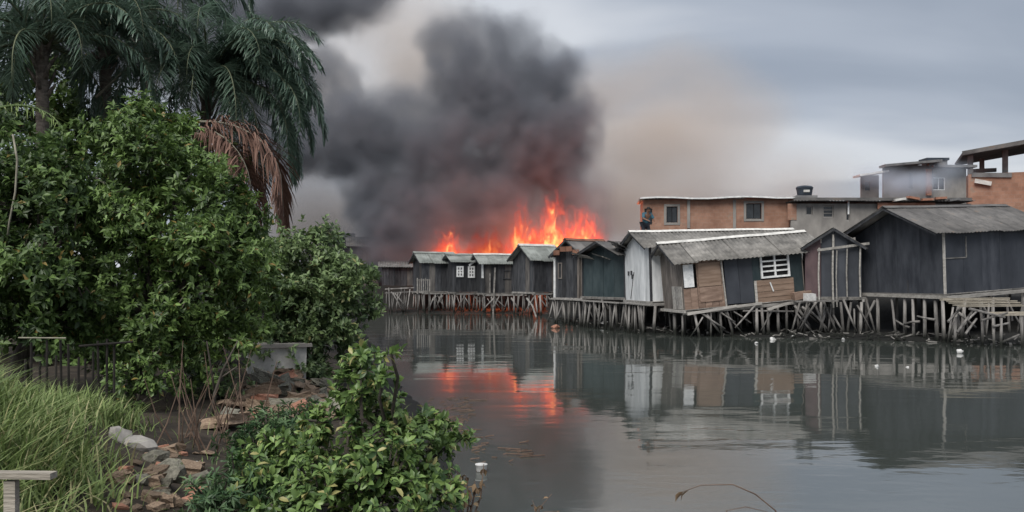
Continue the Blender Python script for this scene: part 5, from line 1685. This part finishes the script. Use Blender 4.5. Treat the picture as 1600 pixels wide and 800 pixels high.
# dark stick fence in the shade behind the grass
fr = empty('stick_fence', P(38, 600, 9.6).xy.to_3d() + Vector((0, 0, 0.7)), R(12))
for i in range(13):
    MB().pole([(i * 0.075, g_.uniform(-.02, .02), -0.2), (i * 0.075 + g_.uniform(-.02, .02), 0, 0.98 + g_.uniform(-.18, .06))], [0.017, 0.013], 5).build('picket', M['shaded_wood'], fr)
MB().pole([(-.05, -.03, 1.06), (0.42, -.03, 1.05)], [0.008, 0.007], 6).build('rail', M['pale_twig'], fr)
MB().pole([(0.55, -.03, .96), (1.1, -.03, 1.0)], [0.014, 0.012], 6).build('rail', M['shaded_wood'], fr)
tag(fr, 'dark stick fence in the shade behind the tall grass', 'fence')
# timber rail at the lower left corner
tr = empty('timber_rail', (P(18, 740, 3.5).x, 3.5, ground_z(-1.95, 3.5)), R(-3))
zt_ = P(18, 742, 3.5).z - tr.location.z
MB().box((-0.03, 0, zt_), (0.40, 0.05, 0.024)).build('rail', M['timber'], tr)
MB().box((0.0, 0.0, (zt_ - 0.2 - 0.015) / 2 ), (0.046, 0.03, zt_ + 0.17)).build('post', M['timber'], tr)
MB().box((0.03, 0.05, 0.28), (0.16, 0.03, 0.03)).build('batten', M['timber'], tr)
tag(tr, 'weathered grey timber rail on a post in the lower left corner', 'rail')


# dry leafy plant at the water edge, dead twigs at the bottom edge
def dead_plant(name, label, base, stems, nl, lsize, seed, mat='leaf_dry', droop=0.5):
    g = np.random.default_rng(seed)
    root = empty(name, base)
    pos = []; d = []
    for pts, r0 in stems:
        pts = [Vector(p) - Vector(base) for p in pts]
        MB().pole(pts, [r0 * (1 - 0.7 * i / (len(pts) - 1)) for i in range(len(pts))], 5).build('stem', M['twig'], root, True)
        for k in range(nl):
            t = g.uniform(0.35, 1.0) * (len(pts) - 1); i = min(int(t), len(pts) - 2)
            p = pts[i].lerp(pts[i + 1], t - i)
            me = leaf_mesh('leaf', np.zeros((1, 3)), np.array([[1.0, 0, 0]]), np.array([[0, 0, 1.0]]), np.array([lsize * g.uniform(.6, 1.2)]), np.array([lsize * 0.4]), np.array([g.uniform(0, 1)]), M[mat], True, 0.3)
            link_mesh('leaf', me, root, p, (g.uniform(-1, 1), g.uniform(0.1, 1.4), g.uniform(0, 6.3)))
    tag(root, label, 'plant')
    return root


b = P(722, 800, 7.6); b.z = ground_z(b.x, b.y)
dead_plant('withered_plant', 'withered brown plant at the water edge right of the bright shrub', b, [([b, P(715 + 9 * i, 770 + (i % 3) * 6, 7.6 + .1 * i), P(700 + 14 * i, 725 + 9 * (i % 4), 7.6 + .1 * i)], 0.012) for i in range(5)], 9, 0.09, 3)
b = P(845, 830, 6.2); b.z = max(0, ground_z(b.x, b.y))
dead_plant('withered_sprig', 'small withered sprig at the bottom edge below the water', b, [([b, P(842, 795, 6.2), P(862, 772, 6.2)], 0.006), ([b, P(838, 800, 6.1), P(832, 782, 6.2)], 0.005), ([b, P(850, 800, 6.1), P(878, 798, 6.2)], 0.005)], 3, 0.06, 5)
b = P(1222, 830, 6.0); b.z = max(0.02, ground_z(b.x, b.y))
dead_plant('arching_twig', 'thin arching twig with one dead leaf at the bottom edge', b, [([b, P(1212, 798, 6.0), P(1180, 772, 6.0), P(1145, 757, 6.0), P(1095, 758, 6.0), P(1068, 768, 6.0)], 0.007)], 0, 0.06, 6)
at_ = bpy.data.objects['arching_twig']
for (px, py, rx) in ((1068, 768, 0.9), (1076, 766, 0.4)):
    me = leaf_mesh('leaf', np.zeros((1, 3)), np.array([[1.0, 0, 0]]), np.array([[0, 0, 1.0]]), np.array([0.085]), np.array([0.04]), np.array([.5]), M['leaf_dry'], True, .3)
    link_mesh('leaf', me, at_, P(px, py, 6.0) - Vector(at_.location), (rx, 0.7, 3.0))
b = P(1160, 830, 6.1); b.z = max(0.02, ground_z(b.x, b.y))
dead_plant('short_twig', 'short curved twig at the bottom edge under the arching twig', b, [([b, P(1135, 798, 6.1), P(1165, 792, 6.1), P(1200, 800, 6.1)], 0.006)], 0, 0.05, 8)

# ------------------------------------------------------------------ things floating and lying at the water
def jug_mesh(mat):
    mb = lathe([(0.9, 0.0), (1.0, 0.1), (1.0, 1.5), (0.85, 1.8), (0.35, 2.1), (0.32, 2.4)], 12)
    mb.f = mb.f
    return mb.mesh('jug', mat, True)


JUG = jug_mesh(M['plastic'])
def crumple(seed, mat):
    return rock_mesh(seed, 0.6, 0.45, mat)
FLOAT = [(1495, 552, 0.20, 'white plastic jug floating off the broken platform', 'jug'), (1208, 531, 0.16, 'pale plastic tub afloat below the brown shack', 'bag'), (1182, 537, 0.10, 'white bag scrap afloat left of the pale tub', 'bag'), (1238, 527, 0.11, 'white bottle at the piles under the brown shack window', 'jug'),
         (1318, 531, 0.10, 'white bag scrap below the pole-frame shack', 'bag'), (1370, 573, 0.09, 'white scrap floating alone in the open water', 'bag'), (945, 506, 0.20, 'white bundle in the mud below the white shack', 'bag'), (936, 496, 0.14, 'small pale bundle above the white one below the white shack', 'bag'), (1418, 574, 0.06, 'tiny pale scrap afloat below the black shack', 'bag')]
for i, (px, py, sz, lab, kd) in enumerate(FLOAT):
    sz *= 0.72
    h = ground_hit(px, py)
    if kd == 'jug':
        o = link_mesh('plastic_jug', JUG, None, h + Vector((0, 0, sz * 0.3)), (R(82), 0, R(70 + 20 * i)), (sz * 0.55,) * 3)
        tag(o, lab, 'jug', 'litter along the far bank')
    else:
        o = link_mesh('plastic_scrap', crumple(200 + i, M['plastic']), None, h + Vector((0, 0, sz * 0.25)), (0, 0, i), (sz * 1.2, sz, sz))
        tag(o, lab, 'litter', 'litter along the far bank')
h = ground_hit(868, 513)
o = link_mesh('orange_scrap', crumple(231, M['terracotta']), None, h + Vector((0, 0, .08)), (0, 0, 0), (.2, .15, .2)); tag(o, 'orange-brown bundle in the mud below the dark shacks', 'litter', 'litter along the far bank')
h = ground_hit(752, 737)
tb = empty('plastic_tub', h + Vector((0, 0, 0.0)), R(20)); tb.scale = (.75, .75, .62)
lathe([(0.075, 0.0), (0.085, 0.02), (0.095, 0.13), (0.10, 0.135)], 14).build('tub_wall', M['plastic'], tb, True)
lathe([(0.104, 0.137), (0.104, 0.15), (0.02, 0.153)], 14).build('lid', M['plastic'], tb)
tag(tb, 'white plastic tub at the water edge beside the withered plant', 'tub')
h = ground_hit(1262, 470)
hp = P(1265, 468, 35.8)
o = MB().box((0, 0, 0.14), (0.42, 0.3, 0.28), j=0.02).build('white_crate', M['plastic'])
o.location = (hp.x, hp.y, hp.z - 0.05); tag(o, 'small white crate on the beams between the brown and maroon shacks', 'crate')
bpy.data.objects['white_crate'].rotation_euler = (0, 0, .3)
mi = (Matrix.Translation(Mr.location) @ Mr.rotation_euler.to_matrix().to_4x4()).inverted()
for q in (-0.16, 0.06, 0.28):     # planks the crate stands on, fixed to the pole-frame shack's beams
    a_ = mi @ Vector((hp.x - 0.6, hp.y + q, hp.z - 0.08)); b_ = mi @ Vector((hp.x + 1.1, hp.y + q + 0.1, hp.z - 0.05))
    MB().bar(a_, b_, 0.18, 0.05).build('landing_plank', M['stilt'], Mr)
# sticks and scum drifting by the near bank
def drift():
    g = random.Random(77)
    mb = MB()
    for _ in range(110):
        px = g.uniform(668, 735); py = g.uniform(622, 690)
        if g.random() < .3: px, py = g.uniform(735, 822), g.gauss(703, 9)
        Y = CAM_H * FPX / (py - 434); p = P(px, py, Y); p.z = 0.012
        a = g.uniform(-.5, .5); l = g.uniform(.03, .16) if g.random() < .9 else .35
        mb.bar(p, p + Vector((math.cos(a) * l, math.sin(a) * l, g.uniform(-.004, .03))), g.uniform(.008, .028), 0.012)
    o = mb.build('drift_debris', M['twig'])
    tag(o, 'scatter of sticks and scum drifting against the near bank', None, None, 'stuff')


drift()


def tide_litter():
    """rubbish too small to tell apart, washed up under the far shacks"""
    g = random.Random(55)
    for mat, n, lab in ((M['stilt'], 260, 'dark sticks and scraps washed up along the far tide line'), (M['beam'], 120, 'pale sticks and rubbish washed up along the far tide line')):
        mb = MB()
        for _ in range(n):
            x = g.uniform(2.0, 19.5)
            y = float(np.interp(x, _fx, _fy)) + g.uniform(-0.5, 1.6)
            z = max(0.0, ground_z(x, y)) + 0.02
            a = g.uniform(0, 3.14); l = g.uniform(.08, .4) if g.random() < .8 else g.uniform(.5, 1.0)
            d = Vector((math.cos(a) * l, math.sin(a) * l * .5, g.uniform(-.02, .16)))
            mb.bar(Vector((x, y, z)), Vector((x, y, z)) + d, g.uniform(.02, .09), g.uniform(.015, .05))
        o = mb.build('tide_litter', mat)
        tag(o, lab, None, None, 'stuff')


tide_litter()
